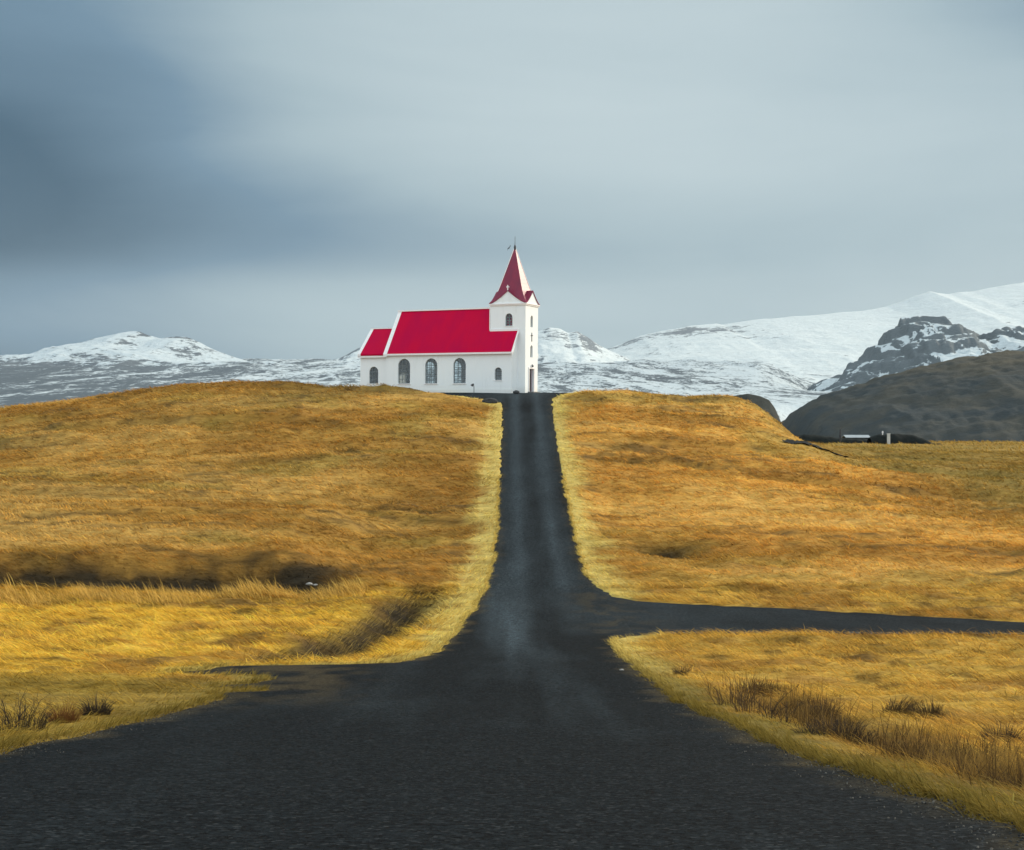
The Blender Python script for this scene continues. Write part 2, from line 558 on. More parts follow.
# asphalt
m_asph, t, out = new_mat('worn_asphalt')
P = pos(t)
at = t.n('ShaderNodeAttribute', attribute_name='wear_shade')
big = t.noise(t.scalev(P, (1.0, 0.35, 1.0)), 0.35, 4, 0.55)
agg = t.noise(P, 28.0, 3, 0.8)
agg2 = t.noise(P, 9.0, 4, 0.7)
vor = t.n('ShaderNodeTexVoronoi', inp={'Vector': P, 'Scale': 42.0})
wv = t.m('ADD', at.outputs['Fac'], t.m('MULTIPLY', t.m('SUBTRACT', big, 0.5), 0.55), clamp=True)
base = t.mix(wv, (0.0085, 0.0110, 0.0128), (0.052, 0.070, 0.082))
v1 = t.n('ShaderNodeTexVoronoi', inp={'Vector': P, 'Scale': 30.0}); v2 = t.n('ShaderNodeTexVoronoi', inp={'Vector': P, 'Scale': 85.0})
r1 = t.n('ShaderNodeSeparateColor', inp={0: v1.outputs['Color']}).outputs[0]; r2 = t.n('ShaderNodeSeparateColor', inp={0: v2.outputs['Color']}).outputs[0]
v3 = t.n('ShaderNodeTexVoronoi', inp={'Vector': P, 'Scale': 13.0})
r3 = t.n('ShaderNodeSeparateColor', inp={0: v3.outputs['Color']}).outputs[0]
grain = t.m('ADD', t.m('ADD', t.m('MULTIPLY', r1, 0.40), t.m('MULTIPLY', r2, 0.30)), t.m('MULTIPLY', r3, 0.30))
gv = t.mr(grain, 0.2, 0.8, 0.15, 1.85, 'LINEAR')
c = t.mix(1.0, base, t.n('ShaderNodeCombineXYZ', inp={0: gv, 1: gv, 2: gv}).outputs[0], 'MULTIPLY')
c = t.mix(t.m('MULTIPLY', t.mr(r1, 0.90, 0.97), 0.22), c, (0.105, 0.108, 0.108))
c = t.mix(t.m('MULTIPLY', t.mr(agg2, 0.52, 0.68), 0.55), c, (0.007, 0.008, 0.010))
du = t.n('ShaderNodeAttribute', attribute_name='dust')
c = t.mix(t.m('MULTIPLY', du.outputs['Fac'], t.mr(agg, 0.35, 0.6, 0.35, 0.95)), c, t.mix(r1, (0.040, 0.031, 0.018), (0.115, 0.088, 0.046)))
hgt = t.m('ADD', grain, t.m('MULTIPLY', agg2, 0.7))
principled(t, out, Base_Color=c, Roughness=0.88, Specular_IOR_Level=0.04, Normal=bump(t, hgt, 1.0, 0.02))

# gravel track
m_track, t, out = new_mat('dark_gravel')
P = pos(t)
g1 = t.noise(P, 7.0, 5, 0.75)
g2 = t.noise(t.scalev(P, (0.2, 1.0, 1.0)), 1.2, 3, 0.6)
c = t.mix(t.mr(g2, 0.35, 0.65), (0.016, 0.022, 0.028), (0.045, 0.056, 0.066))
c = t.mix(t.m('MULTIPLY', t.mr(g1, 0.5, 0.75), 0.6), c, (0.085, 0.09, 0.095))
principled(t, out, Base_Color=c, Roughness=0.9, Specular_IOR_Level=0.12, Normal=bump(t, g1, 0.8, 0.05))


def simple_mat(name, col, rough=0.6, spec=0.4, nscale=3.0, nvar=0.12, bumpd=0.0, metallic=0.0, coat=0.0):
    m, t, out = new_mat(name)
    tc = t.n('ShaderNodeTexCoord').outputs['Object']
    n = t.noise(tc, nscale, 5, 0.6)
    v = t.mr(n, 0.25, 0.75, 1 - nvar, 1 + nvar, 'LINEAR')
    c = t.mix(1.0, col, t.n('ShaderNodeCombineXYZ', inp={0: v, 1: v, 2: v}).outputs[0], 'MULTIPLY')
    kw = {}
    if bumpd:
        kw['Normal'] = bump(t, t.noise(tc, nscale * 5, 4, 0.6), 0.6, bumpd)
    principled(t, out, Base_Color=c, Roughness=rough, Specular_IOR_Level=spec, Metallic=metallic, Coat_Weight=coat, **kw)
    return m


# white render with faint streaks of damp
m_wall, t, out = new_mat('white_render')
tc = t.n('ShaderNodeTexCoord').outputs['Object']
n = t.noise(t.scalev(tc, (1.6, 1.6, 0.25)), 1.5, 6, 0.6)
c = t.mix(t.mr(n, 0.50, 0.80), (0.82, 0.855, 0.87), (0.75, 0.785, 0.79))
low = t.n('ShaderNodeSeparateXYZ', inp={0: tc}).outputs[2]
c = t.mix(t.m('MULTIPLY', t.mr(low, 0.9, 0.0), 0.28), c, (0.60, 0.57, 0.48))
principled(t, out, Base_Color=c, Roughness=0.8, Specular_IOR_Level=0.25, Normal=bump(t, t.noise(tc, 9, 4, 0.6), 0.3, 0.02))

m_trim = simple_mat('white_trim', (0.82, 0.80, 0.80), 0.5, 0.4, 4, 0.05)
m_dark = simple_mat('dark_iron', (0.03, 0.03, 0.034), 0.5, 0.4, 6, 0.2)
m_door = simple_mat('dark_door', (0.010, 0.006, 0.010), 0.7, 0.1, 3, 0.2)
m_frame = simple_mat('grey_window_frame', (0.16, 0.19, 0.20), 0.5, 0.4, 6, 0.1)
m_inside = simple_mat('plaster_inside', (0.16, 0.16, 0.155), 0.9, 0.1, 2, 0.1)

# painted corrugated iron
m_roof, t, out = new_mat('red_iron_roof')
tc = t.n('ShaderNodeTexCoord').outputs['Object']
sp = t.n('ShaderNodeSeparateXYZ', inp={0: tc})
wav = t.m('SINE', t.m('MULTIPLY', sp.outputs[0], 2 * math.pi / 0.30))
n = t.noise(t.scalev(tc, (0.6, 0.3, 0.3)), 0.9, 5, 0.6)
seam = t.mr(t.m('ABSOLUTE', t.m('SUBTRACT', t.m('FRACT', t.m('MULTIPLY', sp.outputs[0], 1 / 0.9)), 0.5)), 0.46, 0.5)
c = t.mix(t.mr(n, 0.3, 0.7), (0.43, 0.0005, 0.046), (0.50, 0.0005, 0.036))
c = t.mix(t.m('MULTIPLY', seam, 0.18), c, (0.25, 0.002, 0.04))
fine = t.noise(t.scalev(tc, (3, 0.6, 0.6)), 2.0, 5, 0.65)
c = t.mix(t.m('MULTIPLY', t.mr(fine, 0.5, 0.75), 0.14), c, (0.36, 0.001, 0.05))
principled(t, out, Base_Color=c, Roughness=0.55, Specular_IOR_Level=0.04, Normal=bump(t, wav, 0.06, 0.01))

m_spire, t, out = new_mat('red_iron_spire')
tc = t.n('ShaderNodeTexCoord').outputs['Object']
sp = t.n('ShaderNodeSeparateXYZ', inp={0: tc})
band = t.mr(t.m('ABSOLUTE', t.m('SUBTRACT', t.m('FRACT', t.m('MULTIPLY', sp.outputs[2], 1 / 0.45)), 0.5)), 0.44, 0.5)
n = t.noise(t.scalev(tc, (1, 1, 0.4)), 1.6, 5, 0.6)
c = t.mix(t.mr(n, 0.3, 0.7), (0.155, 0.001, 0.034), (0.22, 0.001, 0.034))
c = t.mix(t.m('MULTIPLY', band, 0.3), c, (0.16, 0.004, 0.035))
principled(t, out, Base_Color=c, Roughness=0.32, Specular_IOR_Level=0.34, Coat_Weight=0.25, Coat_Roughness=0.30,
           Normal=bump(t, band, 0.2, 0.01))

# window glass: thin, mostly see-through, mirrors the sky at a glance
m_glass, t, out = new_mat('window_glass')
tcn = t.n('ShaderNodeTexCoord').outputs['Object']
gl = t.n('ShaderNodeBsdfGlossy', inp={'Color': (0.8, 0.85, 0.9, 1), 'Roughness': 0.06,
                                      'Normal': bump(t, t.noise(tcn, 1.5, 2, 0.5), 0.15, 0.05)})
tp = t.n('ShaderNodeBsdfTransparent', inp={'Color': (0.80, 0.86, 0.88, 1)})
fr = t.n('ShaderNodeFresnel', inp={'IOR': 1.35})
mx = t.n('ShaderNodeMixShader', inp={0: t.m('ADD', fr.outputs[0], 0.05), 1: tp.outputs[0], 2: gl.outputs[0]})
t.nt.links.new(mx.outputs[0], out.inputs['Surface'])


def mountain_mat(name, rock, rock2, snow, sc, stretch, bias, soft=0.10):
    """snow lying between bare rock; vertex attribute 'rock' says how bare the ground is"""
    m, t, out = new_mat(name)
    P = pos(t)
    at = t.n('ShaderNodeAttribute', attribute_name='rock')
    a = t.noise(t.scalev(P, stretch), sc, 8, 0.62, 0.8)
    b = t.noise(t.scalev(P, stretch), sc * 5.3, 6, 0.65, 0.4)
    an = t.mr(a, 0.32, 0.68, 0.0, 1.0, 'LINEAR'); bn = t.mr(b, 0.30, 0.70, 0.0, 1.0, 'LINEAR')
    q = t.m('ADD', t.m('MULTIPLY', an, 0.55), t.m('MULTIPLY', bn, 0.45))
    q = t.m('ADD', q, t.m('SUBTRACT', at.outputs['Fac'], bias))
    k = t.mr(q, 0.5 - soft, 0.5 + soft)
    c0 = t.mix(t.noise(P, sc * 2.1, 6, 0.6), rock, rock2)
    c1 = t.mix(t.mr(b, 0.3, 0.7), snow, tuple(x * 0.86 for x in snow))
    c = t.mix(k, c1, c0)
    principled(t, out, Base_Color=c, Roughness=0.9, Specular_IOR_Level=0.15,
               Normal=bump(t, t.m('ADD', a, t.m('MULTIPLY', b, 0.5)), 0.5, 0.25 / sc))
    return m


# ------------------------------------------------------------------ ground sheet
def build_ground():
    s_in = np.arange(-0.56, 0.5601, 0.0022)
    s_out = np.array([0.6, 0.65, 0.72, 0.8, 0.95, 1.2, 1.6, 2.4, 4.0])
    s = np.concatenate([-s_out[::-1], s_in, s_out])
    ys = [-11.0]
    while ys[-1] < 240: ys.append(ys[-1] + 0.0052 * (ys[-1] + 14))
    while ys[-1] < 14000: ys.append(ys[-1] + 0.035 * (ys[-1] + 14))
    ys = np.array(ys)
    YY, SS = np.meshgrid(ys, s, indexing='ij')
    XX = SS * (YY + 14)
    X = XX.ravel(); Y = YY.ravel()
    Z = ground_z(X, Y)
    o = np_mesh('ground', np.stack([X, Y, Z], 1), grid_quads(len(ys), len(s)), None, m_ground,
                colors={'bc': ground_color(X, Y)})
    tag(o, kind='structure')


build_ground()


# ------------------------------------------------------------------ road and track
def build_road():
    ys = np.concatenate([np.arange(-11, 60, 0.2), np.arange(60, 167.5, 0.4)])
    k = np.linspace(0, 1, 49)
    l = road_l(ys) - 0.06; r = road_r(ys) + 0.06
    XX = l[:, None] + (r - l)[:, None] * k[None, :]
    YY = np.repeat(ys[:, None], 49, 1)
    X = XX.ravel(); Y = YY.ravel()
    edge = np.minimum(X - np.repeat(l, 49), np.repeat(r, 49) - X)
    Z = zroad(Y) + 0.012 - 0.09 * (1 - sst(0, 0.25, edge))
    Z = Z + (fbm(X * 0.5, Y * 0.3, 3, 61) - 0.5) * 0.03
    # tyre-polished lanes, a duller crown, dust where the turning traffic goes
    xc = 1.65
    lanes = np.exp(-((X - xc + 1.25) / 0.62) ** 2) + np.exp(-((X - xc - 1.15) / 0.55) ** 2)
    wear_shade = -0.10 + 0.26 * sst(40, 75, Y) + 0.36 * lanes * sst(50, 70, Y)  # near stretch darkened in the colour, standing in for lens falloff
    st = fbm(X * 2.2, Y * 0.07, 4, 62)
    wear_shade = wear_shade + 0.72 * np.exp(-((X + 0.3 - (62 - Y) * 0.035) / 0.85) ** 2) * np.exp(-((Y - 60) / 20) ** 2) * (0.5 + st)
    wear_shade = wear_shade + 0.30 * (st - 0.5) * sst(14, 30, Y) + 0.22 * (fbm(X * 0.5, Y * 0.15, 4, 64) - 0.5)
    wear_shade = wear_shade + 0.12 * np.exp(-((X - 1.5) / 0.8) ** 2) * sst(18, 30, Y) * (1 - sst(45, 56, Y))
    wear_shade = wear_shade + 0.16 * np.exp(-((X + 3.3) / 1.6) ** 2) * sst(16, 30, Y) * (1 - sst(40, 46, Y))
    wear_shade = wear_shade - 0.14 * np.exp(-((X - 3.0) / 1.0) ** 2) * sst(30, 45, Y) * (1 - sst(60, 72, Y))
    wear_shade = wear_shade + 0.10 * sst(154, 162, Y) + 0.08 * sst(70, 20, Y) * fbm(X * 0.5, Y * 0.2, 3, 66)
    # junction mouth: thin dusty grit carried across from the track
    jn = sst(1.6, 4.6, X + (fbm(X * 0.8, Y * 0.5, 3, 68) - 0.5) * 2.4) * sst(54, 60, Y) * (1 - sst(76, 81, Y))
    wear_shade = wear_shade + (0.24 - wear_shade) * jn
    nz = fbm(X * 1.6, Y * 0.8, 4, 69)
    dust = (1 - sst(0.0, 0.75, edge + (nz - 0.5) * 1.1)) * (1 - 0.6 * sst(60, 100, Y)) * (1 - jn)
    dust = np.maximum(dust, 0.85 * sst(0.36, 0.66, nz) * sst(-2.8, -5.6, X + 0.05 * (Y - 36)) * sst(26, 36, Y) * (1 - sst(44, 46, Y)))
    dust = np.maximum(dust, 0.55 * jn * sst(0.42, 0.7, nz) * np.exp(-((X - 4.4) / 1.4) ** 2))
    o = np_mesh('road', np.stack([X, Y, Z], 1), grid_quads(len(ys), 49), None, m_asph, floats={'wear_shade': wear_shade, 'dust': dust})
    tag(o, kind='structure')


def build_track():
    xs = np.arange(2.6, 80, 0.3)
    k = np.linspace(0, 1, 30)
    lo = trk_lo(xs) - 0.1; hi = trk_hi(xs) + 0.1
    YY = lo[:, None] + (hi - lo)[:, None] * k[None, :]
    XX = np.repeat(xs[:, None], 30, 1)
    X = XX.ravel(); Y = YY.ravel()
    e = np.minimum(Y - np.repeat(lo, 30), np.repeat(hi, 30) - Y)
    Z = zroad(Y) - 0.012 - 0.09 * (1 - sst(0, 0.3, e)) + (fbm(X * 0.8, Y * 0.8, 3, 63) - 0.5) * 0.04 * sst(5, 8, X)
    wear_shade = 0.24 - 0.14 * sst(6, 16, X) + 0.12 * (fbm(X * 0.25, Y * 1.2, 3, 67) - 0.5)
    dust = 0.7 * (1 - sst(0.0, 0.7, e + (fbm(X * 1.5, Y * 1.5, 3, 65) - .5))) * (Y < 66)
    dust = np.maximum(dust, 0.5 * sst(0.45, 0.7, fbm(X * 1.6, Y * 0.8, 4, 69)) * np.exp(-((X - 5) / 1.8) ** 2))
    o = np_mesh('gravel_track', np.stack([X, Y, Z], 1), grid_quads(len(xs), 30)[:, ::-1], None, m_asph, floats={'wear_shade': wear_shade, 'dust': dust})
    tag(o, kind='structure')


build_road()
build_track()


# ------------------------------------------------------------------ mountains
def W(px, y, D):
    return ((px - 512) * D / F, (430 - y) * D / F)


def mountain(name, D, sky, front, back, zb, mat, nx, ny, amp, nsc, seed, rockf, p=1.25, jit=0.0, ridge_amp=0.0, terrace=0.0, tk=0.85, slope_k=0.0, slope_0=0.6):
    xs = np.array([W(a, b, D)[0] for a, b in sky]); hs = np.array([W(a, b, D)[1] for a, b in sky])
    x = np.linspace(xs[0], xs[-1], nx)
    tt = np.concatenate([-np.linspace(1, 0, int(ny * 0.75))[:-1] ** 1.0, np.linspace(0, 1, int(ny * 0.25))])
    TT, XX = np.meshgrid(tt, x, indexing='ij')
    T = TT.ravel(); X0 = XX.ravel()
    Y = D + np.where(T < 0, T * front, T * back) + jit * (fbm(X0 * nsc * 0.7, X0 * 0, 3, seed + 9) - 0.5)
    X = X0 * np.where(T < 0, 1 + 0.25 * T * front / D, 1.0)
    H = smooth_interp(X0, xs, hs, 5, (x[1] - x[0]) * 1.5)
    fall = (1 - np.abs(T)) ** p
    env = np.sin(np.pi * np.clip(1 - np.abs(T), 0, 1) ** 0.8) * 0.9 + 0.10
    rn = ridged(X * nsc, Y * nsc * 0.8, 6, seed) - 0.55
    fn = fbm(X * nsc * 3, Y * nsc * 3, 5, seed + 3) - 0.5
    Z = zb + (H - zb) * fall + amp * env * (rn * 1.0 + fn * 0.5)
    if ridge_amp:
        Z = Z + ridge_amp * (fbm(X * nsc * 9, Y * nsc * 9, 3, seed + 5) - 0.5)
    if terrace:
        q = (Z + terrace * 2.2 * (fbm(X * nsc * 2, Y * nsc * 2, 4, seed + 7) - 0.5)) / terrace
        f = q - np.floor(q)
        Z = Z + (sst(0.30, 0.72, f) - f) * terrace * tk * np.clip(1 - np.abs(T) * 0.6, 0, 1)
    sl = 0.0
    if slope_k:
        Zg = Z.reshape(TT.shape); Yg = Y.reshape(TT.shape); Xg = X.reshape(TT.shape)
        gx = np.gradient(Zg, axis=1) / np.maximum(np.gradient(Xg, axis=1), 1e-6)
        gy = np.gradient(Zg, axis=0) / np.maximum(np.abs(np.gradient(Yg, axis=0)), 1e-6)
        sl = (slope_k * (np.hypot(gx, gy) - slope_0)).ravel().clip(-0.35, 0.9)
    rk = sl + rockf(X, Y, Z, T, rn, fn, X0 * F / D + 512, 430 - Z * F / Y)
    o = np_mesh(name, np.stack([X, Y, Z], 1), grid_quads(len(tt), nx), None, mat, floats={'rock': rk})
    tag(o, kind='structure')
    return o


blue_rock = (0.085, 0.105, 0.125)
m_cone = mountain_mat('snow_on_lava', blue_rock, (0.13, 0.15, 0.165), (0.51, 0.575, 0.605), 0.012, (1.0, 0.35, 2.2), 0.42)
m_plain = mountain_mat('snow_streaked_lava', (0.055, 0.075, 0.092), (0.115, 0.135, 0.15), (0.52, 0.58, 0.605), 0.040, (0.80, 0.10, 1.8), 0.32, 0.12)
m_glac = mountain_mat('glacier_snow', (0.13, 0.15, 0.17), (0.20, 0.22, 0.235), (0.64, 0.69, 0.695), 0.009, (0.8, 0.3, 2.4), 0.44)
m_crag = mountain_mat('snowy_crag', (0.092, 0.115, 0.130), (0.140, 0.160, 0.168), (0.56, 0.62, 0.64), 0.020, (1.0, 0.6, 1.8), 0.50, 0.06)  # rock tones lightened and blued, haze put into the colour

# snow-covered volcano on the left
mountain('snowy_mountain', 5200, [(-220, 380), (-120, 372), (-60, 370), (0, 365), (38, 357), (42, 355), (52, 353), (75, 345), (105, 336),
         (128, 331), (140, 332), (148, 335), (160, 338), (176, 336), (186, 337), (198, 342), (215, 350), (238, 358), (255, 363), (300, 366), (360, 372)],
         1500, 900, 150, m_cone, 520, 150, 55, 0.0016, 70,
         lambda X, Y, Z, T, rn, fn, px, py: 0.31 + 0.50 * sst(85, 30, px) + 0.35 * np.clip(-rn, 0, 1) - 0.10 * sst(-0.3, 0, T) + 0.65 * sst(-0.30, -0.02, T) * sst(115, 60, px)
         + 0.5 * np.exp(-((px - 180) / 14) ** 2) * sst(-0.10, -0.02, T) + 0.5 * np.exp(-((px - 146) / 6) ** 2) * sst(-0.12, -0.02, T)
         + 0.35 * sst(-0.55, -0.85, T), p=1.1, ridge_amp=10, slope_k=0.5, slope_0=0.42)
# peaks seen on both sides of the church
mountain('snowy_mountain', 6000, [(240, 375), (300, 366), (335, 361), (346, 356), (358, 349), (400, 338), (450, 330), (500, 333), (525, 336), (540, 331), (550, 328), (560, 329),
         (568, 333), (577, 331), (586, 336), (600, 346), (612, 352), (632, 360), (680, 372)],
         1700, 900, 120, m_glac, 420, 130, 70, 0.0018, 80,
         lambda X, Y, Z, T, rn, fn, px, py: 0.24 + 0.36 * np.exp(-((px - 552) / 13) ** 2 - ((T + 0.12) / 0.10) ** 2)
         + 0.36 * np.exp(-((px - 585) / 12) ** 2 - ((T + 0.10) / 0.12) ** 2) + 0.6 * np.exp(-((px - 350) / 14) ** 2) * sst(-0.3, 0, T), p=1.15, ridge_amp=10, slope_k=0.5, slope_0=0.42)
# the long ice cap rising to the right
mountain('glacier', 8600, [(560, 378), (585, 360), (606, 349), (615, 346), (640, 336), (660, 331), (690, 326), (716, 323.5), (722, 325), (760, 319), (800, 316), (860, 311), (885, 307), (900, 302),
         (915, 296), (930, 291), (938, 293), (948, 294), (958, 292), (970, 292), (990, 288), (1024, 282), (1100, 270), (1300, 258)],
         3600, 1500, 150, m_glac, 640, 150, 45, 0.0011, 90,
         lambda X, Y, Z, T, rn, fn, px, py: 0.14 + 0.5 * (fbm(X / 420, Y / 420, 4, 95) - 0.5) + 0.62 * np.exp(-((px - 685 + (T + 0.13) * 250) / 46) ** 2 - ((T + 0.13) / 0.12) ** 2) * (0.1 + 1.6 * fbm(X / 90, Y / 260, 4, 96))
         + 0.30 * sst(-0.62, -0.95, T) * sst(690, 640, px) - 0.1 * sst(700, 860, px), p=1.0, ridge_amp=6, slope_k=0.5, slope_0=0.30)
# dark crag in front of the ice cap
mountain('crag', 3000, [(735, 440), (770, 425), (800, 396), (818, 385), (832, 377), (850, 365), (866, 353), (872, 346), (884, 341), (886, 332), (896, 328), (899, 321), (912, 319.5), (945, 320),
         (955, 326), (966, 331), (976, 338), (984, 335), (990, 331), (1010, 330), (1024, 330), (1100, 324), (1300, 320)],
         900, 700, -20, m_crag, 600, 200, 48, 0.0060, 100,
         lambda X, Y, Z, T, rn, fn, px, py: 0.38 + 0.7 * rn + 1.5 * fn + 0.30 * sst(-0.10, 0.0, T)
         + 0.25 * sst(905, 865, px) - 0.60 * sst(860, 812, px), p=0.95, jit=60, ridge_amp=6, terrace=36, tk=0.7, slope_k=0.8, slope_0=0.60)


# lava plain under the snow, rising slowly to the mountains
def build_plain():
    ys = np.geomspace(560, 6200, 300)
    s = np.linspace(-0.62, 0.62, 560)
    YY, SS = np.meshgrid(ys, s, indexing='ij')
    X = (SS * YY).ravel(); Y = YY.ravel()
    yl = np.interp(Y, [560, 800, 1500, 2600, 4200, 6200], [437, 425, 409, 386, 364, 360])
    yr = np.interp(Y, [560, 800, 1500, 2600, 4200, 6200], [437, 424, 404, 380, 366, 362])
    px = X / Y * F + 512
    yy = yl + (yr - yl) * sst(350, 600, px) + 45 * sst(775, 800, px) * sst(1500, 1100, Y) + 22 * sst(752, 830, px) * sst(1900, 3100, Y)
    Z = (430 - yy) * Y / F
    ang = Y / F
    Z = Z + ang * 7.0 * (fbm(X / 220, Y / 600, 5, 111) - 0.5) + ang * 5.0 * (ridged(X / 110, Y / 520, 5, 117) - 0.55)
    rk = 0.31 + 0.60 * (fbm(X / 70, Y / 700, 5, 121) - 0.5) + 0.16 * sst(330, 60, px) - 0.05 * sst(500, 620, px) + 0.05 * sst(1700, 1100, Y) * sst(400, 100, px)
    o = np_mesh('lava_plain', np.stack([X, Y, Z], 1), grid_quads(len(ys), len(s)), None, m_plain, floats={'rock': rk})
    tag(o, kind='structure')


build_plain()

# brown hill on the right
m_hill, t, out = new_mat('dark_heath')
P = pos(t)
a = t.noise(t.scalev(P, (1, 1, 2.5)), 0.03, 7, 0.62)
b = t.noise(P, 0.25, 6, 0.7)
hz = t.n('ShaderNodeSeparateXYZ', inp={0: P}).outputs[2]
c = t.mix(t.mr(a, 0.35, 0.68), (0.040, 0.049, 0.052), (0.064, 0.063, 0.053))  # blue-grey low-contrast tones carry haze in the colour
c = t.mix(t.m('MULTIPLY', t.mr(t.m('ADD', hz, t.m('MULTIPLY', a, 30)), 38, 68), 0.55), c, (0.105, 0.086, 0.055))
c = t.mix(t.m('MULTIPLY', t.mr(b, 0.5, 0.75), 0.35), c, (0.034, 0.040, 0.040))
principled(t, out, Base_Color=c, Roughness=0.95, Specular_IOR_Level=0.1, Normal=bump(t, b, 0.6, 2.0))
mountain('hill', 900, [(735, 462), (768, 452), (782, 440), (792, 424), (801, 409), (812, 402), (825, 396), (845, 389), (880, 378), (920, 366), (960, 357.5), (990, 353),
         (1024, 350), (1100, 345), (1300, 338), (1600, 350)],
         300, 250, -60, m_hill, 420, 140, 9, 0.016, 130, lambda X, Y, Z, T, rn, fn, px, py: X * 0, p=0.50, jit=40, ridge_amp=2.6, terrace=13, tk=0.10)

# dark knoll behind the right shoulder of the grass hill
m_knoll = simple_mat('peaty_turf', (0.042, 0.045, 0.040), 0.95, 0.1, 0.8, 0.35, 0.1)
mountain('knoll', 200, [(660, 412), (690, 403), (720, 398), (735, 395.5), (748, 393.5), (760, 396), (769, 400), (775, 408), (782, 424), (790, 450)],
         14, 14, -6, m_knoll, 120, 50, 0.5, 0.15, 140, lambda X, Y, Z, T, rn, fn, px, py: X * 0, p=0.7)


# ------------------------------------------------------------------ the air between
m_haze = bpy.data.materials.new('haze'); m_haze.use_nodes = True
t = NT(m_haze.node_tree)
vo = t.n('ShaderNodeVolumePrincipled', inp={'Color': (0.72, 0.82, 0.90), 'Density': 2.1e-5, 'Anisotropy': 0.0})
out = t.n('ShaderNodeOutputMaterial', inp={'Volume': vo.outputs[0]})
hb = MB(); hb.box(-16500, 16500, -70, 15500, -130, 1350)
o = hb.build('haze', m_haze); tag(o, kind='stuff')

# dark cart track crossing the slope behind the shoulder of the hill
PATH = np.array([(27.3, 142.4), (28.6, 143.4), (29.6, 144.0), (30.6, 144.4), (31.6, 144.4), (32.6, 144.0), (33.6, 143.4), (34.4, 142.8)])
_pt = np.linspace(0, len(PATH) - 1, 80)
PX = smooth_interp(_pt, np.arange(len(PATH)), PATH[:, 0], 7, 0.8); PY = smooth_interp(_pt, np.arange(len(PATH)), PATH[:, 1], 7, 0.8)


def off_path(X, Y):
    d = np.full(len(X), 99.0)
    k = (X > PX.min() - 3) & (X < PX.max() + 3) & (Y > PY.min() - 5) & (Y < PY.max() + 5)
    if k.any():
        d[k] = np.sqrt(((X[k, None] - PX[None]) ** 2 + (Y[k, None] - PY[None]) ** 2).min(1))
    return d > 1.1


VV = []
for s_ in (-1.7, -0.6, 0.6, 1.7):
    YY_ = PY + s_ * 0.8 * np.sin(np.pi * np.linspace(0.02, 0.98, 80)) ** 0.6
    VV.append(np.stack([PX, YY_, ground_z(PX, YY_) + 0.16], 1))
m_path = simple_mat('wet_dark_earth', (0.016, 0.018, 0.018), 0.9, 0.1, 1.5, 0.4, 0.05)
tag(np_mesh('path', np.stack(VV, 1).reshape(-1, 3), grid_quads(80, 4), None, m_path), kind='structure')

# ------------------------------------------------------------------ grass
def blades(name, X, Y, length, width, lean_dir, lean, col, up=0.0):
    """one leaf = base pair, bent middle pair, tip"""
    n = len(X)
    Z = ground_z(X, Y) - 0.02
    base = np.stack([X, Y, Z], 1)
    L = length[:, None]
    ld = np.stack([np.cos(lean_dir), np.sin(lean_dir), np.zeros(n)], 1)
    upv = np.array([[0, 0, 1.0]])
    a1 = lean * 0.86; a2 = np.minimum(lean * 1.25, 1.75)
    d1 = ld * np.sin(a1)[:, None] + upv * np.cos(a1)[:, None]
    d2 = ld * np.sin(a2)[:, None] + upv * np.cos(a2)[:, None]
    mid = base + d1 * L * 0.5
    tip = mid + d2 * L * 0.5
    wa = rng.uniform(0, np.pi, n)
    # leaves turn their flat side across their own lean, with some scatter
    wa = lean_dir + np.pi / 2 + rng.normal(0, 0.7, n)
    wv = np.stack([np.cos(wa), np.sin(wa), np.zeros(n)], 1) * (width / 2)[:, None]
    V = np.empty((n, 5, 3))
    V[:, 0] = base - wv; V[:, 1] = base + wv
    V[:, 2] = mid + wv * 0.75; V[:, 3] = mid - wv * 0.75
    V[:, 4] = tip
    i = np.arange(n) * 5
    quads = np.stack([i, i + 1, i + 2, i + 3], 1)
    tris = np.stack([i + 3, i + 2, i + 4], 1)
    C = np.repeat(np.clip(col, 0.004, 0.95), 5, axis=0)
    o = np_mesh(name, V.reshape(-1, 3), quads, tris, m_grass, smooth=False, colors={'bc': C})
    tag(o, kind='stuff')
    return o


def scatter(n, y0, y1, pw):
    """points in front of the camera, thinning out with distance as D**-pw"""
    # number of points per metre of depth ~ D**(1-pw)
    q = 2 - pw
    u = rng.uniform(0, 1, n)
    D = (y0 ** q + u * (y1 ** q - y0 ** q)) ** (1 / q)
    X = rng.uniform(-1, 1, n) * (0.395 * D + 1.2)
    return X, D


def wind(X, Y):
    """combed mostly sideways, in slow swirls"""
    a = np.pi + (fbm(X * 0.06, Y * 0.08, 3, 201) - 0.5) * 1.9
    return np.where(X > 2, a - np.pi * 0.0, a)


def in_hollow(X, Y):
    cx = np.interp(Y, [44, 48, 60, 74, 82], [-7.4, -6.6, -5.6, -4.6, -4.3])
    return np.exp(-((X - cx + 0.35) / 1.6) ** 4) * sst(47, 50, Y) * (1 - sst(73, 78, Y))


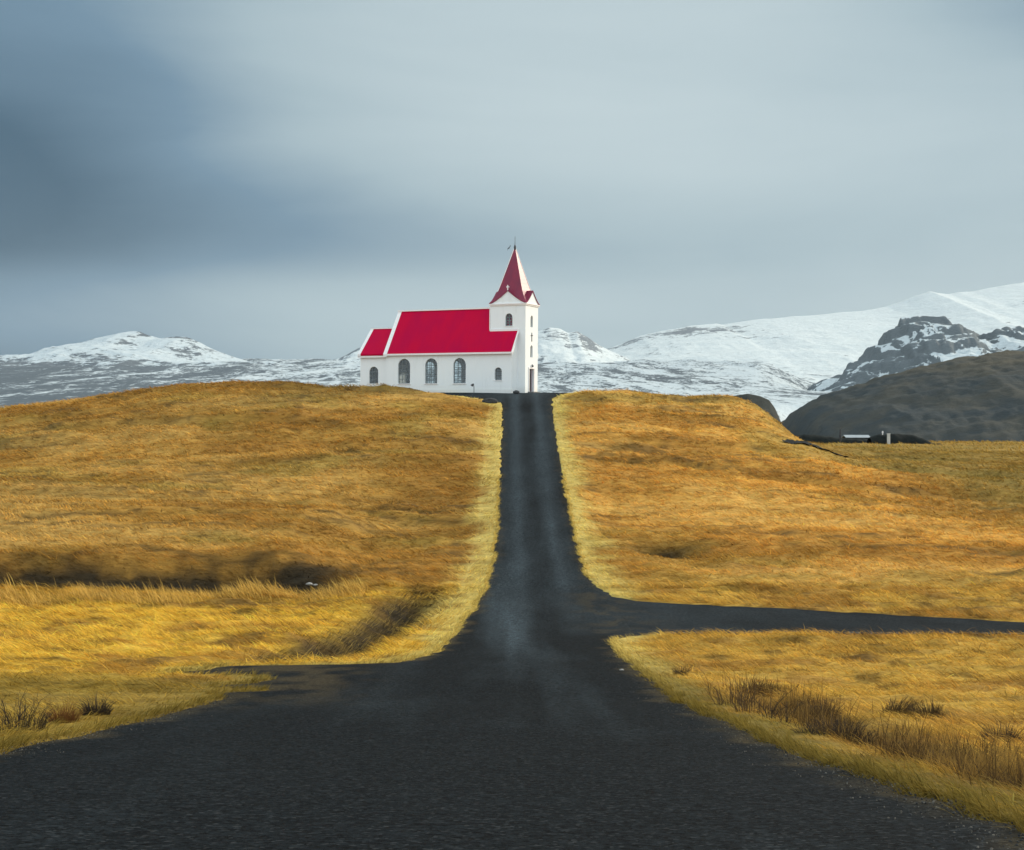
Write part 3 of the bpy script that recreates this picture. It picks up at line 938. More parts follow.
def field(name, n, y0, y1, pw, keep, lf, wf, lean0, lean1, extra=None, tint=0.34, dirn=None, verge_dir=True):
    X, Y = scatter(n, y0, y1, pw)
    k = keep(X, Y) & off_path(X, Y)
    X, Y = X[k], Y[k]
    n = len(X)
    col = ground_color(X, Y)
    v = rng.normal(1.0, tint, n).clip(0.35, 1.9)[:, None]
    warm = rng.normal(0, 0.07, n)[:, None]
    col = col * v * np.concatenate([1 + warm, np.ones((n, 1)), 1 - 2 * warm], 1)
    if extra is not None:
        col = extra(X, Y, col)
    ld = (dirn or wind)(X, Y) + rng.normal(0, 0.28, n) + np.where(rng.uniform(0, 1, n) < 0.22, rng.normal(0, 1.6, n), 0)
    col = col * (0.60 + 0.80 * fbm(X * 1.1, Y * 2.4, 3, 205))[:, None]
    roadonly = np.minimum(X - road_l(Y), road_r(Y) - X)
    if verge_dir:
        vg = roadonly > -1.3
        ld = np.where(vg, np.where(X < 1.6, 0.0, np.pi) + rng.normal(0, 0.7, n), ld)
    lean = rng.uniform(lean0, lean1, n)
    L = lf(X, Y) * rng.uniform(0.6, 1.3, n) * np.where(roadonly > -1.1, 0.62, 1.0) * (1 - 0.55 * sst(149, 156, Y) * (X > -14) * (X < 1))
    wd = wf(X, Y) * rng.uniform(0.6, 1.4, n)
    return blades(name, X, Y, L, wd, ld, lean, col)


off_road = lambda X, Y: paved_inside(X, Y) < -0.03
sparse = lambda X, Y: off_road(X, Y)

# long straw on the near pastures (in front of the hill)
field('pasture_grass', 380000, 9, 79.5, 1.15,
      lambda X, Y: off_road(X, Y) & (rng.uniform(0, 1, len(X)) < (0.35 + 0.65 * sst(0.30, 0.5, fbm(X * 0.8, Y * 0.8, 3, 211))) * (1 - 0.75 * seam_mask(X, Y)) * (1 - 0.88 * in_hollow(X, Y))),
      lambda X, Y: 0.36 + 0.24 * sst(30, 70, Y) + 0.45 * (fbm(X * 0.5, Y * 0.5, 3, 213) - 0.5),
      lambda X, Y: 0.006 + 0.00034 * Y, 0.95, 1.6)
# tussocky slope of the hill
field('hillside_grass', 330000, 78, 186, 1.0,
      lambda X, Y: off_road(X, Y) & (rng.uniform(0, 1, len(X)) < 1 - 0.8 * seam_mask(X, Y)) & ~((X > -24) & (X < 8) & (Y > 164.5) & (Y < 192) & (Y > 164.5 + (-X) * 0.42)),
      lambda X, Y: 0.62 + 0.8 * (fbm(X * 0.3, Y * 0.5, 3, 217) - 0.5), lambda X, Y: 0.00048 * Y, 1.0, 1.6)
# meadow beyond, on the right
field('meadow_grass', 40000, 180, 335, 0.8, lambda X, Y: (X > 36), lambda X, Y: 0.5 + 0 * X, lambda X, Y: 0.0006 * Y, 0.5, 1.2)

# tall straw along the lip of the ditch on the left, blown over to the left
def lip(n):
    X = rng.uniform(-40, -8, n); Y = 77.5 + rng.normal(0, 0.9, n) + (fbm(X * 0.2, X * 0, 2, 221) - 0.5) * 2
    c = np.array([[0.62, 0.40, 0.10]]) * rng.normal(1, 0.28, n).clip(0.4, 1.7)[:, None]
    blades('ditch_grass', X, Y, rng.uniform(0.35, 1.2, n) * (0.4 + 1.0 * fbm(X * 0.35, X * 0, 3, 223)), rng.uniform(0.018, 0.045, n),
           np.pi + rng.normal(0, 0.4, n), rng.uniform(0.3, 1.15, n), c)


lip(7000)


# dark rough growth in the hollow left of the road
def hollow(n):
    Y = rng.uniform(46, 79, n)
    cx = np.interp(Y, [44, 48, 60, 74, 82], [-7.4, -6.6, -5.6, -4.6, -4.3])
    X = cx + rng.normal(0, 0.75, n) - 0.3
    pale = rng.uniform(0, 1, n) < 0.22
    c = np.where(pale[:, None], np.array([[0.40, 0.27, 0.08]]), np.array([[0.055, 0.042, 0.024]])) * rng.uniform(0.6, 1.5, n)[:, None]
    blades('hollow_grass', X, Y, rng.uniform(0.4, 0.9, n), rng.uniform(0.012, 0.03, n), np.where(pale, 0.9, 0.6) + rng.normal(0, 0.35, n), rng.uniform(0.95, 1.5, n), c)


hollow(7000)


# brown sedge in the roadside ditch on the right
def sedge(n):
    Y = 9 + 26 * rng.uniform(0, 1, n) ** 1.1
    X = np.interp(Y, [10, 30, 40], [5.35, 5.75, 6.5]) + rng.normal(0, 0.38, n)
    k = rng.uniform(0, 1, n) < 0.06 + 0.94 * sst(0.44, 0.60, fbm(X * 0.9, Y * 0.55, 3, 231))
    X, Y = X[k], Y[k]; n = len(X)
    hn = fbm(X * 0.7 + 9, Y * 0.5, 3, 233)
    mixv = np.clip(rng.uniform(0, 1, n) + (hn - 0.62) * 2.6, 0, 1)[:, None]
    c = np.array([[0.065, 0.040, 0.020]]) * (1 - mixv) + np.array([[0.36, 0.22, 0.060]]) * mixv
    blades('ditch_sedge', X, Y, rng.uniform(0.20, 0.62, n) * (0.45 + 1.1 * fbm(X * 0.9, Y * 0.6, 3, 235)), rng.uniform(0.006, 0.013, n), rng.uniform(0, 6.28, n), rng.uniform(0.05, 1.1, n), c)


sedge(11000)


# short growth creeping on to the edge of the asphalt
def creep(n):
    Y = 9 + 110 * rng.uniform(0, 1, n) ** 1.6
    side = rng.uniform(0, 1, n) < 0.5
    d = np.abs(rng.normal(0, 0.16, n)) - 0.12 + np.where(rng.uniform(0, 1, n) < 0.2, np.abs(rng.normal(0, 0.35, n)), 0)
    X = np.where(side, road_l(Y) + d, road_r(Y) - d)
    k = ~((Y > 57.5) & (Y < 81.5) & ~side)
    X, Y, side, d = X[k], Y[k], side[k], d[k]; n = len(X)
    c = ground_color(X, Y) * rng.uniform(0.5, 1.3, n)[:, None]
    o = blades('edge_grass', X, Y, rng.uniform(0.06, 0.30, n) * np.where(d > 0.15, 0.5, 1.0), 0.007 + 0.00035 * Y, np.where(side, 0, np.pi) + rng.normal(0, 0.8, n), rng.uniform(0.5, 1.3, n), c)


creep(30000)


# gravel shed along the near edge of the track and the road margins
def gravel():
    ico = bmesh.new(); bmesh.ops.create_icosphere(ico, subdivisions=1, radius=1)
    bv = np.array([v.co[:] for v in ico.verts]); bf = np.array([[v.index for v in f.verts] for f in ico.faces]); ico.free()
    X1 = rng.uniform(6.3, 26, 1900); Y1 = trk_lo(X1) + rng.normal(0.12, 0.20, 1900); S1 = rng.uniform(0.02, 0.075, 1900)
    Y2 = 9 + 40 * rng.uniform(0, 1, 5000) ** 1.5; sd2 = rng.uniform(0, 1, 5000) < 0.5
    d2 = np.abs(rng.normal(0, 0.35, 5000)); X2 = np.where(sd2, road_l(Y2) + d2, road_r(Y2) - d2); S2 = rng.uniform(0.004, 0.011, 5000)
    X = np.concatenate([X1, X2]); Y = np.concatenate([Y1, Y2]); S = np.concatenate([S1, S2])
    n = len(X)
    Z = np.where(paved_inside(X, Y) > 0, zroad(Y) + 0.015, ground_z(X, Y)) + S * 0.2
    V = bv[None] * S[:, None, None] * rng.uniform(0.6, 1.3, (n, 1, 3)) * rng.uniform(0.85, 1.15, (n, len(bv), 1))
    V = V + np.stack([X, Y, Z], 1)[:, None, :]
    Fc = (bf[None] + (np.arange(n) * len(bv))[:, None, None]).reshape(-1, 3)
    c = np.where(rng.uniform(0, 1, n)[:, None] < 0.45, np.array([[0.10, 0.092, 0.078]]), np.array([[0.030, 0.032, 0.034]])) * rng.uniform(0.6, 1.5, n)[:, None]
    m, t, out = new_mat('gravel_stone')
    at = t.n('ShaderNodeAttribute', attribute_name='bc')
    principled(t, out, Base_Color=at.outputs['Color'], Roughness=0.9, Specular_IOR_Level=0.3)
    o = np_mesh('gravel', V.reshape(-1, 3), None, Fc, m, smooth=False, colors={'bc': np.repeat(c, len(bv), 0)})
    tag(o, kind='stuff')


gravel()

# ------------------------------------------------------------------ church
TH = R(26.0)
CH = empty('church', (1.36, 168.0, 4.55), -TH)            # local x = along the nave to the door, y = away, z = up
CH.rotation_euler = (0, R(0.5), -TH)
tag(CH, 'white church with crimson roof and pointed tower at the top of the road', 'church')
HW, EV, RG = 3.28, 4.66, 9.95                               # nave half width, eave, ridge
NL = 17.2
PITCH = (RG - EV) / HW
TX0, TX1, TW, TZ = -3.58, 1.05, 1.75, 10.28                  # tower
CL, CW, CRG, CEV = 21.2, 1.95, 7.85, 4.66                   # chancel


def arch(cx, w_, z0, h, n=12):
    """outline of a round-headed opening, (x, z)"""
    r = w_ / 2
    pts = [(cx - r, z0), (cx + r, z0)]
    for k in range(n + 1):
        t = math.pi * k / n
        pts.append((cx + r * math.cos(t), z0 + h - r + r * math.sin(t)))
    return pts


def rect(cx, w_, z0, h):
    return [(cx - w_ / 2, z0), (cx + w_ / 2, z0), (cx + w_ / 2, z0 + h), (cx - w_ / 2, z0 + h)]


def wall_panel(mb, outer, holes, place, depth):
    """flat wall with real openings; place maps (x, z, d) to 3-D, d = depth into the wall"""
    bm = bmesh.new()
    edges = []
    for loop in [outer] + holes:
        vs = [bm.verts.new((p[0], p[1], 0)) for p in loop]
        for i in range(len(vs)):
            edges.append(bm.edges.new((vs[i], vs[(i + 1) % len(vs)])))
    bmesh.ops.triangle_fill(bm, use_beauty=True, use_dissolve=False, edges=edges)
    bm.verts.index_update()
    co = [v.co.copy() for v in bm.verts]
    fs = [[v.index for v in f.verts] for f in bm.faces]
    bm.free()
    mb.add([place(c.x, c.y, 0) for c in co], fs)
    mb.add([place(c.x, c.y, depth) for c in co], fs)
    for h in holes + [outer]:
        n = len(h)
        mb.add([place(p[0], p[1], 0) for p in h] + [place(p[0], p[1], depth) for p in h],
               [(i, (i + 1) % n, n + (i + 1) % n, n + i) for i in range(n)])


def build_window(outline, place, parent, w_, z0, h, cx, rows, inset=0.16, fr=0.09, glass=m_glass):
    """frame and glazing bars as one part, its glass as a sub-part"""
    mb = MB()
    n = len(outline)
    cxm, czm = cx, z0 + h * 0.5
    inner = []
    for x, z in outline:
        d = Vector((x - cxm, z - czm))
        sx = max(0.0, (w_ / 2 - fr) / (w_ / 2)); sz = (h / 2 - fr) / (h / 2)
        inner.append((cxm + d.x * sx, czm + d.y * sz))
    v = [place(p[0], p[1], inset) for p in outline] + [place(p[0], p[1], inset) for p in inner] + \
        [place(p[0], p[1], inset + 0.07) for p in outline] + [place(p[0], p[1], inset + 0.07) for p in inner]
    f = []
    for i in range(n):
        j = (i + 1) % n
        f += [(i, j, n + j, n + i), (2 * n + i, 2 * n + j, 3 * n + j, 3 * n + i), (n + i, n + j, 3 * n + j, 3 * n + i)]
    mb.add(v, f)

    def flat(x0, x1, za, zb):
        mb.add([place(x0, za, inset + .01), place(x1, za, inset + .01), place(x1, zb, inset + .01), place(x0, zb, inset + .01),
                place(x0, za, inset + .06), place(x1, za, inset + .06), place(x1, zb, inset + .06), place(x0, zb, inset + .06)],
               [(0, 1, 2, 3), (7, 6, 5, 4), (0, 4, 5, 1), (1, 5, 6, 2), (2, 6, 7, 3), (3, 7, 4, 0)])
    b = 0.035
    r = w_ / 2
    for fx in ((-1 / 6, 1 / 6) if w_ > 1.2 else (0,)):
        x = cx + fx * w_
        top = z0 + h - r + math.sqrt(max(0, r * r - (fx * w_) ** 2)) - fr * 0.6
        flat(x - b, x + b, z0 + fr, top)
    for k in range(1, rows + 1):
        z = z0 + (h - r) * k / rows
        flat(cx - r + fr * 0.6, cx + r - fr * 0.6, z - b, z + b)
    win = mb.build('window', m_frame, parent)
    g = MB()
    g.add([place(p[0], p[1], inset + 0.04) for p in outline], [tuple(range(n))])
    g.build('pane', glass, win)
    return win


def build_church():
    T = 0.32
    # --- nave walls, with real windows front and back so that the light passes through
    wins = [(-14.65, 1.7, 1.0, 3.05), (-10.85, 1.7, 1.0, 3.05), (-6.95, 1.7, 1.0, 3.05)]
    small = (-1.75, 0.95, 1.35, 1.5)
    near = lambda x, z, d: (x, -HW + d, z)
    farw = lambda x, z, d: (x, HW - d, z)
    mb = MB()
    outer = [(-NL, -0.6), (0, -0.6), (0, EV), (-NL, EV)]
    holes = [arch(*a) for a in wins] + [arch(*small)]
    wall_panel(mb, outer, holes, near, T)
    wall_panel(mb, outer, [arch(*a) for a in wins], farw, T)
    # gables
    g0 = lambda y, z, d: (0.0 - d, y, z)
    gl = lambda y, z, d: (-NL + d, y, z)
    hwi = HW - T - 0.003
    gab = [(-hwi, -0.6), (hwi, -0.6), (hwi, EV + 0.25), (0, RG - 0.12), (-hwi, EV + 0.25)]
    wall_panel(mb, gab, [], g0, T)
    wall_panel(mb, gab, [], gl, T)
    mb.build('wall', m_wall, CH)
    pl = MB()
    pl.box(-NL - 0.06, 0.06, -HW - 0.07, -HW - 0.004, -0.6, 0.28)
    pl.box(0.004, 0.07, -HW - 0.07, -TW - 0.004, -0.6, 0.28)
    pl.build('plinth', m_wall, CH)
    for a in wins:
        build_window(arch(*a), near, CH, a[1], a[2], a[3], a[0], 4)
        build_window(arch(*a), farw, CH, a[1], a[2], a[3], a[0], 4)
        s = MB(); s.box(a[0] - a[1] / 2 - 0.08, a[0] + a[1] / 2 + 0.08, -HW - 0.10, -HW + 0.14, a[2] - 0.10, a[2] - 0.004)
        s.build('sill', m_trim, CH)
    build_window(arch(*small), near, CH, small[1], small[2], small[3], small[0], 2)
    s = MB(); s.box(small[0] - 0.55, small[0] + 0.55, -HW - 0.08, -HW + 0.14, small[2] - 0.08, small[2] - 0.004); s.build('sill', m_trim, CH)
    # floor and a screen wall inside, so windows do not look into nothing
    fl = MB(); fl.box(-NL + 0.35, -0.35, -HW + 0.35, HW - 0.35, -0.02, 0.06)
    fl.box(-4.6, -4.4, -HW + 0.34, HW - 0.34, 0.08, EV)
    fl.box(-NL + 0.35, -4.62, -HW + 0.34, HW - 0.34, EV + 0.02, EV + 0.12)
    fl.build('interior', m_inside, CH)
    for k in range(7):
        x = -6.2 - k * 1.25
        for y0, y1 in ((-2.6, -0.7), (0.7, 2.6)):
            pw = MB(); pw.box(x, x + 0.05, y0, y1, 0.08, 1.0); pw.box(x + 0.052, x + 0.45, y0, y1, 0.45, 0.5); pw.box(x + 0.40, x + 0.45, y0, y1, 0.08, 0.448)
            pw.build('pew', m_dark, CH)

    # --- nave roof: two slabs with a ridge
    def roof(x0, x1, hw, ev, rg, name, ov=0.28, th=0.14):
        p = (rg - ev) / hw
        o = None
        mb = MB()
        for sgn in (-1, 1):
            ye = sgn * (hw + ov); ze = ev - ov * p
            prof = [(x0, ye, ze), (x0, 0, rg), (x0, 0, rg + th * 1.5), (x0, ye + sgn * 0.02, ze + th * 1.5)]
            mb.prism(prof, (x1 - x0, 0, 0))
        return mb.build(name, m_roof, CH)

    rf = roof(-NL - 0.22, 0.20, HW, EV + 0.20, RG, 'roof')
    th = 0.21
    tr = MB()
    ov = 0.30
    ye, ze, p = HW + ov, EV + 0.2 - ov * PITCH * 0.96, 0
    for sgn in (-1, 1):
        top = Vector((0, 0, RG + th)); bot = Vector((0, sgn * (HW + 0.31), EV + 0.2 - 0.30 * PITCH * 0.97 + th))
        # raised white verge along the chancel-end gable and along the door-end gable as far as the tower
        for x0, x1 in ((-NL - 0.26, -NL + 0.26),):
            tr.prism([(x0, top.y, top.z - 0.30), (x0, bot.y, bot.z - 0.30), (x0, bot.y, bot.z + 0.06), (x0, top.y, top.z + 0.06)], (x1 - x0, 0, 0))
        k = (TW + 0.01) / HW
        mid = top.lerp(bot, k * HW / (HW + 0.31))
        x0, x1 = 0.10, 0.26
        tr.build('verge_board', m_trim, CH); tr = MB()
        tr.prism([(x0, mid.y, mid.z - 0.30), (x0, bot.y, bot.z - 0.30), (x0, bot.y, bot.z + 0.05), (x0, mid.y, mid.z + 0.05)], (x1 - x0, 0, 0))
        tr.build('verge_board', m_trim, CH); tr = MB()
    rd = MB(); rd.box(-NL - 0.27, TX0 - 0.01, -0.16, 0.16, RG + th - 0.03, RG + th + 0.14)
    rd.build('ridge_cap', m_trim, CH)
    fs = MB()
    for sgn in (-1, 1):
        y = sgn * (HW + 0.33)
        fs.box(-NL - 0.20, 0.18, min(y, y - sgn * 0.10), max(y, y - sgn * 0.10), EV - 0.22, EV + 0.00)
    fs.build('gutter', m_trim, CH)
    # white flashing where the roof meets the tower
    fl = MB()
    zt = RG + th - TW * PITCH
    fl.box(TX0 - 0.02, 0.22, -TW - 0.14, -TW - 0.006, zt - 0.24, zt + 0.10)
    fl.box(TX0 - 0.12, TX0 - 0.006, -TW - 0.10, TW + 0.10, zt, RG + 0.30)
    fl.build('flashing', m_trim, CH)

    # --- chancel
    mb = MB()
    cn = lambda x, z, d: (x, -CW - 0.9 + d, z)
    cwd = CW + 0.9
    cwin = (-19.25, 1.3, 1.05, 2.1)
    wall_panel(mb, [(-CL, -0.6), (-NL - 0.004, -0.6), (-NL - 0.004, CEV), (-CL, CEV)], [arch(*cwin)], cn, T)
    wall_panel(mb, [(-CL, -0.6), (-NL - 0.004, -0.6), (-NL - 0.004, CEV), (-CL, CEV)], [], lambda x, z, d: (x, cwd - d, z), T)
    hwi = cwd - T - 0.003
    wall_panel(mb, [(-hwi, -0.6), (hwi, -0.6), (hwi, CEV + 0.25), (0, CRG - 0.15), (-hwi, CEV + 0.25)], [], lambda y, z, d: (-CL + d, y, z), T)
    mb.build('chancel_wall', m_wall, CH)
    build_window(arch(*cwin), cn, CH, cwin[1], cwin[2], cwin[3], cwin[0], 3)
    cr_ = roof(-CL - 0.2, -NL - 0.01, cwd, CEV + 0.15, CRG, 'chancel_roof')
    tr = MB()
    cp = (CRG - CEV - 0.15) / cwd
    for sgn in (-1, 1):
        x0 = -CL - 0.24
        yb = sgn * (cwd + 0.30); zb = CEV + 0.15 - 0.3 * cp + th
        tr.prism([(x0, 0, CRG + th - 0.3), (x0, yb, zb - 0.3), (x0, yb, zb + 0.06), (x0, 0, CRG + th + 0.06)], (0.42, 0, 0))
        tr.box(-CL - 0.2, -NL - 0.02, min(yb, yb - sgn * 0.08), max(yb, yb - sgn * 0.08), zb - 0.44, zb - 0.24)
    tr.box(-CL - 0.2, -NL - 0.28, -0.13, 0.13, CRG + th - 0.03, CRG + th + 0.09)
    tr.build('chancel_verge', m_trim, CH)

    # --- tower
    mb = MB()
    tn = lambda x, z, d: (x, -TW + d, z)
    tf = lambda y, z, d: (TX1 - d, y, z)
    bel = (-1.15, 0.95, 7.85, 1.5)
    wall_panel(mb, [(TX0, -0.6), (TX1, -0.6), (TX1, TZ), (TX0, TZ)], [arch(*bel)], tn, T)
    wall_panel(mb, [(TX0, -0.6), (TX1, -0.6), (TX1, TZ), (TX0, TZ)], [], lambda x, z, d: (x, TW - d, z), T)
    ti = TW - 0.003
    up = (0.0, 0.66, 7.75, 1.40); lo = (0.0, 0.66, 4.15, 1.45)
    door = (0.0, 1.30, 0.02, 2.75)
    ti = TW - T - 0.003
    wall_panel(mb, [(-ti, -0.6), (ti, -0.6), (ti, TZ), (-ti, TZ)], [arch(*up), arch(*lo), rect(*door)], tf, T)
    wall_panel(mb, [(-ti, EV), (ti, EV), (ti, TZ), (-ti, TZ)], [], lambda y, z, d: (TX0 + d, y, z), T)
    tw = mb.build('tower', m_wall, CH)
    inn = MB(); inn.box(TX0 + 0.4, TX1 - 0.5, -TW + 0.4, TW - 0.4, 3.2, 3.3); inn.box(TX0 + 0.4, TX1 - 0.5, -0.05, 0.05, 3.32, TZ)
    inn.build('tower_floor', m_inside, CH)
    build_window(arch(*bel), tn, CH, bel[1], bel[2], bel[3], bel[0], 3)
    build_window(arch(*up), tf, CH, up[1], up[2], up[3], up[0], 3, inset=0.2)
    build_window(arch(*lo), tf, CH, lo[1], lo[2], lo[3], lo[0], 3, inset=0.2)
    s = MB(); s.box(bel[0] - 0.55, bel[0] + 0.55, -TW - 0.08, -TW + 0.14, bel[2] - 0.08, bel[2] - 0.004); s.build('sill', m_trim, CH)
    # door: one dark leaf shut, one pale leaf
    d = MB(); d.box(TX1 - 0.24, TX1 - 0.18, -0.62, 0.25, 0.03, 2.75)
    for z in (0.35, 1.25, 2.05):
        d.box(TX1 - 0.178, TX1 - 0.16, -0.52, 0.15, z, z + 0.6)
    dr = d.build('door', m_door, CH)
    h = MB(); h.tube([(TX1 - 0.17, 0.12, 1.1), (TX1 - 0.10, 0.12, 1.1), (TX1 - 0.10, -0.02, 1.1)], 0.02); h.build('handle', m_dark, dr)
    d2 = MB(); d2.box(TX1 - 0.24, TX1 - 0.17, 0.26, 0.62, 0.03, 2.75); d2.box(TX1 - 0.168, TX1 - 0.15, 0.32, 0.56, 0.4, 2.4)
    dd = d2.build('door', simple_mat('pale_door_leaf', (0.30, 0.27, 0.31), 0.5, 0.3, 3, 0.1), CH); dd['label'] = 'pale narrow side leaf of the door'
    df_ = MB()
    df_.box(TX1 - 0.05, TX1 + 0.07, -0.83, -0.655, 0, 2.95); df_.box(TX1 - 0.05, TX1 + 0.07, 0.655, 0.83, 0, 2.95)
    df_.box(TX1 - 0.05, TX1 + 0.07, -0.652, 0.652, 2.775, 2.95)
    df_.build('door_frame', m_trim, CH)
    st = MB(); st.box(TX1 + 0.005, TX1 + 0.75, -0.95, 0.95, -0.3, 0.02); st.build('doorstep', m_inside, CH)
    # lamp over the door and the slender iron cross between the windows
    lp = MB()
    lp.tube([(TX1 + 0.01, 0, 3.25), (TX1 + 0.16, 0, 3.30), (TX1 + 0.16, 0, 3.22)], 0.03)
    lp.tube([(TX1 + 0.16, 0, 3.24), (TX1 + 0.16, 0, 3.14), (TX1 + 0.16, 0, 2.98)], [0.05, 0.13, 0.10], 10)
    lp.build('wall_lamp', m_dark, CH)
    cx = MB(); cx.box(TX1 + 0.01, TX1 + 0.05, -0.05, 0.05, 6.05, 7.10); cx.box(TX1 + 0.012, TX1 + 0.048, -0.26, 0.26, 6.72, 6.81)
    cx.build('iron_cross', m_dark, CH)

    # --- cornice and spire
    ox = (TX0 + TX1) / 2
    ax = (TX1 - TX0) / 2; ay = TW
    cc = MB()
    cc.box(TX0 - 0.10, TX1 + 0.10, -TW - 0.10, TW + 0.10, TZ + 0.003, TZ + 0.14)
    cc.box(TX0 - 0.18, TX1 + 0.18, -TW - 0.18, TW + 0.18, TZ + 0.143, TZ + 0.26)
    cc.build('cornice', m_trim, CH)
    ex, ey = ax + 0.16, ay + 0.16
    zb = TZ + 0.27
    GA = 1.55

    def hp(m):
        return np.interp(m, [0, 0.30, 0.56, 0.66, 0.76, 0.88, 1.0], [6.95, 4.42, 2.22, 1.48, 0.90, 0.38, 0.04])

    def gab_(t):
        t = np.abs(t)
        return GA * (1 - t) ** 1.45 * 0.75 + GA * 0.25 * (1 - t)

    N = 121
    a = np.linspace(-1, 1, N)
    A, B = np.meshgrid(a, a, indexing='ij')
    A = A.ravel(); B = B.ravel()
    H = np.maximum(hp(np.maximum(np.abs(A), np.abs(B))), np.maximum(gab_(A), gab_(B)))
    V = np.stack([ox + A * ex, B * ey, zb + H + 0.05], 1)
    V2 = V.copy(); V2[:, 2] -= 0.12
    q = grid_quads(N, N)
    rim = np.concatenate([np.arange(N), np.arange(1, N) * N + N - 1, (N - 1) * N + np.arange(N - 2, -1, -1), np.arange(N - 2, 0, -1) * N])
    r2 = np.roll(rim, -1)
    rq = np.stack([rim, r2, r2 + N * N, rim + N * N], 1)
    sp_ = np_mesh('spire_roof', np.concatenate([V, V2]), np.concatenate([q[:, ::-1], q + N * N, rq]), None, m_spire, smooth=False)
    sp_.parent = CH
    # gable fields under the swept roof edges
    gb = MB()
    ts = np.linspace(-1, 1, 33)
    gv = gab_(ts)
    for sgn in (-1, 1):
        poly = [(ox + t_ * (ex - 0.06), sgn * (ey - 0.09), zb + max(0, g_) - 0.05) for t_, g_ in zip(ts, gv)]
        base = [(ox + t_ * (ex - 0.06), sgn * (ey - 0.09), zb - 0.02) for t_ in ts]
        for i in range(32):
            gb.prism([base[i], base[i + 1], poly[i + 1], poly[i]], (0, -sgn * 0.10, 0))
        poly = [(ox + sgn * (ex - 0.09), t_ * (ey - 0.06), zb + max(0, g_) - 0.05) for t_, g_ in zip(ts, gv)]
        base = [(ox + sgn * (ex - 0.09), t_ * (ey - 0.06), zb - 0.02) for t_ in ts]
        for i in range(32):
            gb.prism([base[i], base[i + 1], poly[i + 1], poly[i]], (-sgn * 0.10, 0, 0))
    gb.build('tower_gable', m_wall, CH)
    # pale hip rolls up the spire
    hr = MB()
    for sa in (-1, 1):
        for sb in (-1, 1):
            pts = [(ox + sa * m_ * ex, sb * m_ * ey, zb + float(hp(m_)) + 0.07) for m_ in (0.03, 0.3, 0.56, 0.66)]
            if (sa, sb) == (1, -1):
                continue
            hr.tube(pts, 0.055, 6)
    hr.build('hip_roll', m_trim, CH)
    for x, y in ((ox, -ey + 0.02),):
        z = zb + GA
        cm = MB()
        cm.box(x - 0.05, x + 0.05, y - 0.05, y + 0.05, z, z + 0.62)
        cm.box(x - 0.20, x + 0.20, y - 0.04, y + 0.04, z + 0.34, z + 0.44) if abs(y) > 1 else cm.box(x - 0.04, x + 0.04, y - 0.2, y + 0.2, z + 0.34, z + 0.44)
        cm.build('gable_cross', m_trim, CH)
    fn = MB()
    zt = zb + 6.95
    fn.tube([(ox, 0, zt - 0.35), (ox, 0, zt + 0.05), (ox, 0, zt + 0.25)], [0.16, 0.13, 0.05], 8)
    fn.tube([(ox, 0, zt + 0.2), (ox, 0, zt + 1.25)], [0.035, 0.022], 6)
    fn.build('lightning_rod', m_dark, CH)


build_church()

# ------------------------------------------------------------------ small things near the church
def gz(x, y):
    return float(ground_z(np.array([x]), np.array([y]), True)[0])


def at_px(px, D):
    return (px - 512) * D / F


o = empty('bollard_lamp', (at_px(474.0, 163.2), 163.2, 4.30))
tag(o, 'thin dark post with a small tilted lamp head before the long church wall', 'lamp')
b = MB(); b.tube([(0, 0, -0.2), (0, 0, 0.6), (-0.04, 0, 1.0)], 0.035, 8); b.build('post', m_dark, o)
b = MB(); b.tube([(-0.30, 0, 0.84), (-0.15, 0, 1.0), (-0.02, 0, 1.10)], [0.16, 0.12, 0.03], 8); b.build('lamp_shade', m_dark, o)


def rock(name, loc, s, mat, label, cat, seed, sub=3, group=None):
    bm = bmesh.new(); bmesh.ops.create_icosphere(bm, subdivisions=sub, radius=1)
    co = np.array([v.co[:] for v in bm.verts])
    d = 0.75 + 0.5 * fbm(co[:, 0] * 1.3 + seed, co[:, 1] * 1.3 + co[:, 2] * 1.7, 4, seed)
    for v, k in zip(bm.verts, d):
        v.co = Vector((v.co.x * s[0] * k, v.co.y * s[1] * k, v.co.z * s[2] * k))
    me = bpy.data.meshes.new(name); bm.to_mesh(me); bm.free()
    me.materials.append(mat)
    ob = bpy.data.objects.new(name, me); ob.location = loc; COL.objects.link(ob)
    return tag(ob, label, cat, group)


m_rock = simple_mat('dark_lava_rock', (0.05, 0.052, 0.055), 0.9, 0.2, 4, 0.4, 0.03)
m_pale = simple_mat('pale_stone', (0.30, 0.29, 0.27), 0.85, 0.2, 5, 0.2, 0.02)
rock('boulder', (at_px(516.3, 164.3), 164.0, 4.42), (0.42, 0.3, 0.24), m_rock, 'small dark boulder on the asphalt at the foot of the tower', 'boulder', 5)
x_, y_ = at_px(490, 155.5), 155.5  # added rock shape stands in for a dark gap in the road edge
rock('boulder', (x_, y_, gz(x_, y_) + 0.15), (0.9, 0.45, 0.36), m_rock, 'dark rock shape added for the dark gap where the road widens below the church', 'boulder', 8)
for i, (px, D, s_, lb) in enumerate(((621.5, 40.5, 0.065, 'pale stone lying alone on the road near its right edge'),
                                     (309.5, 81.5, 0.20, 'larger pale stone in the dark ditch behind the left pasture'),
                                     (315.5, 80.9, 0.13, 'smaller pale stone in the dark ditch behind the left pasture'))):
    x = at_px(px, D)
    z = (zroad(np.array([D]))[0] + 0.05) if i == 0 else gz(x, D) + 0.25
    rock('stone', (x, D, float(z)), (s_, s_ * 0.7, s_ * 0.5), m_pale, lb, 'stone', 20 + i)

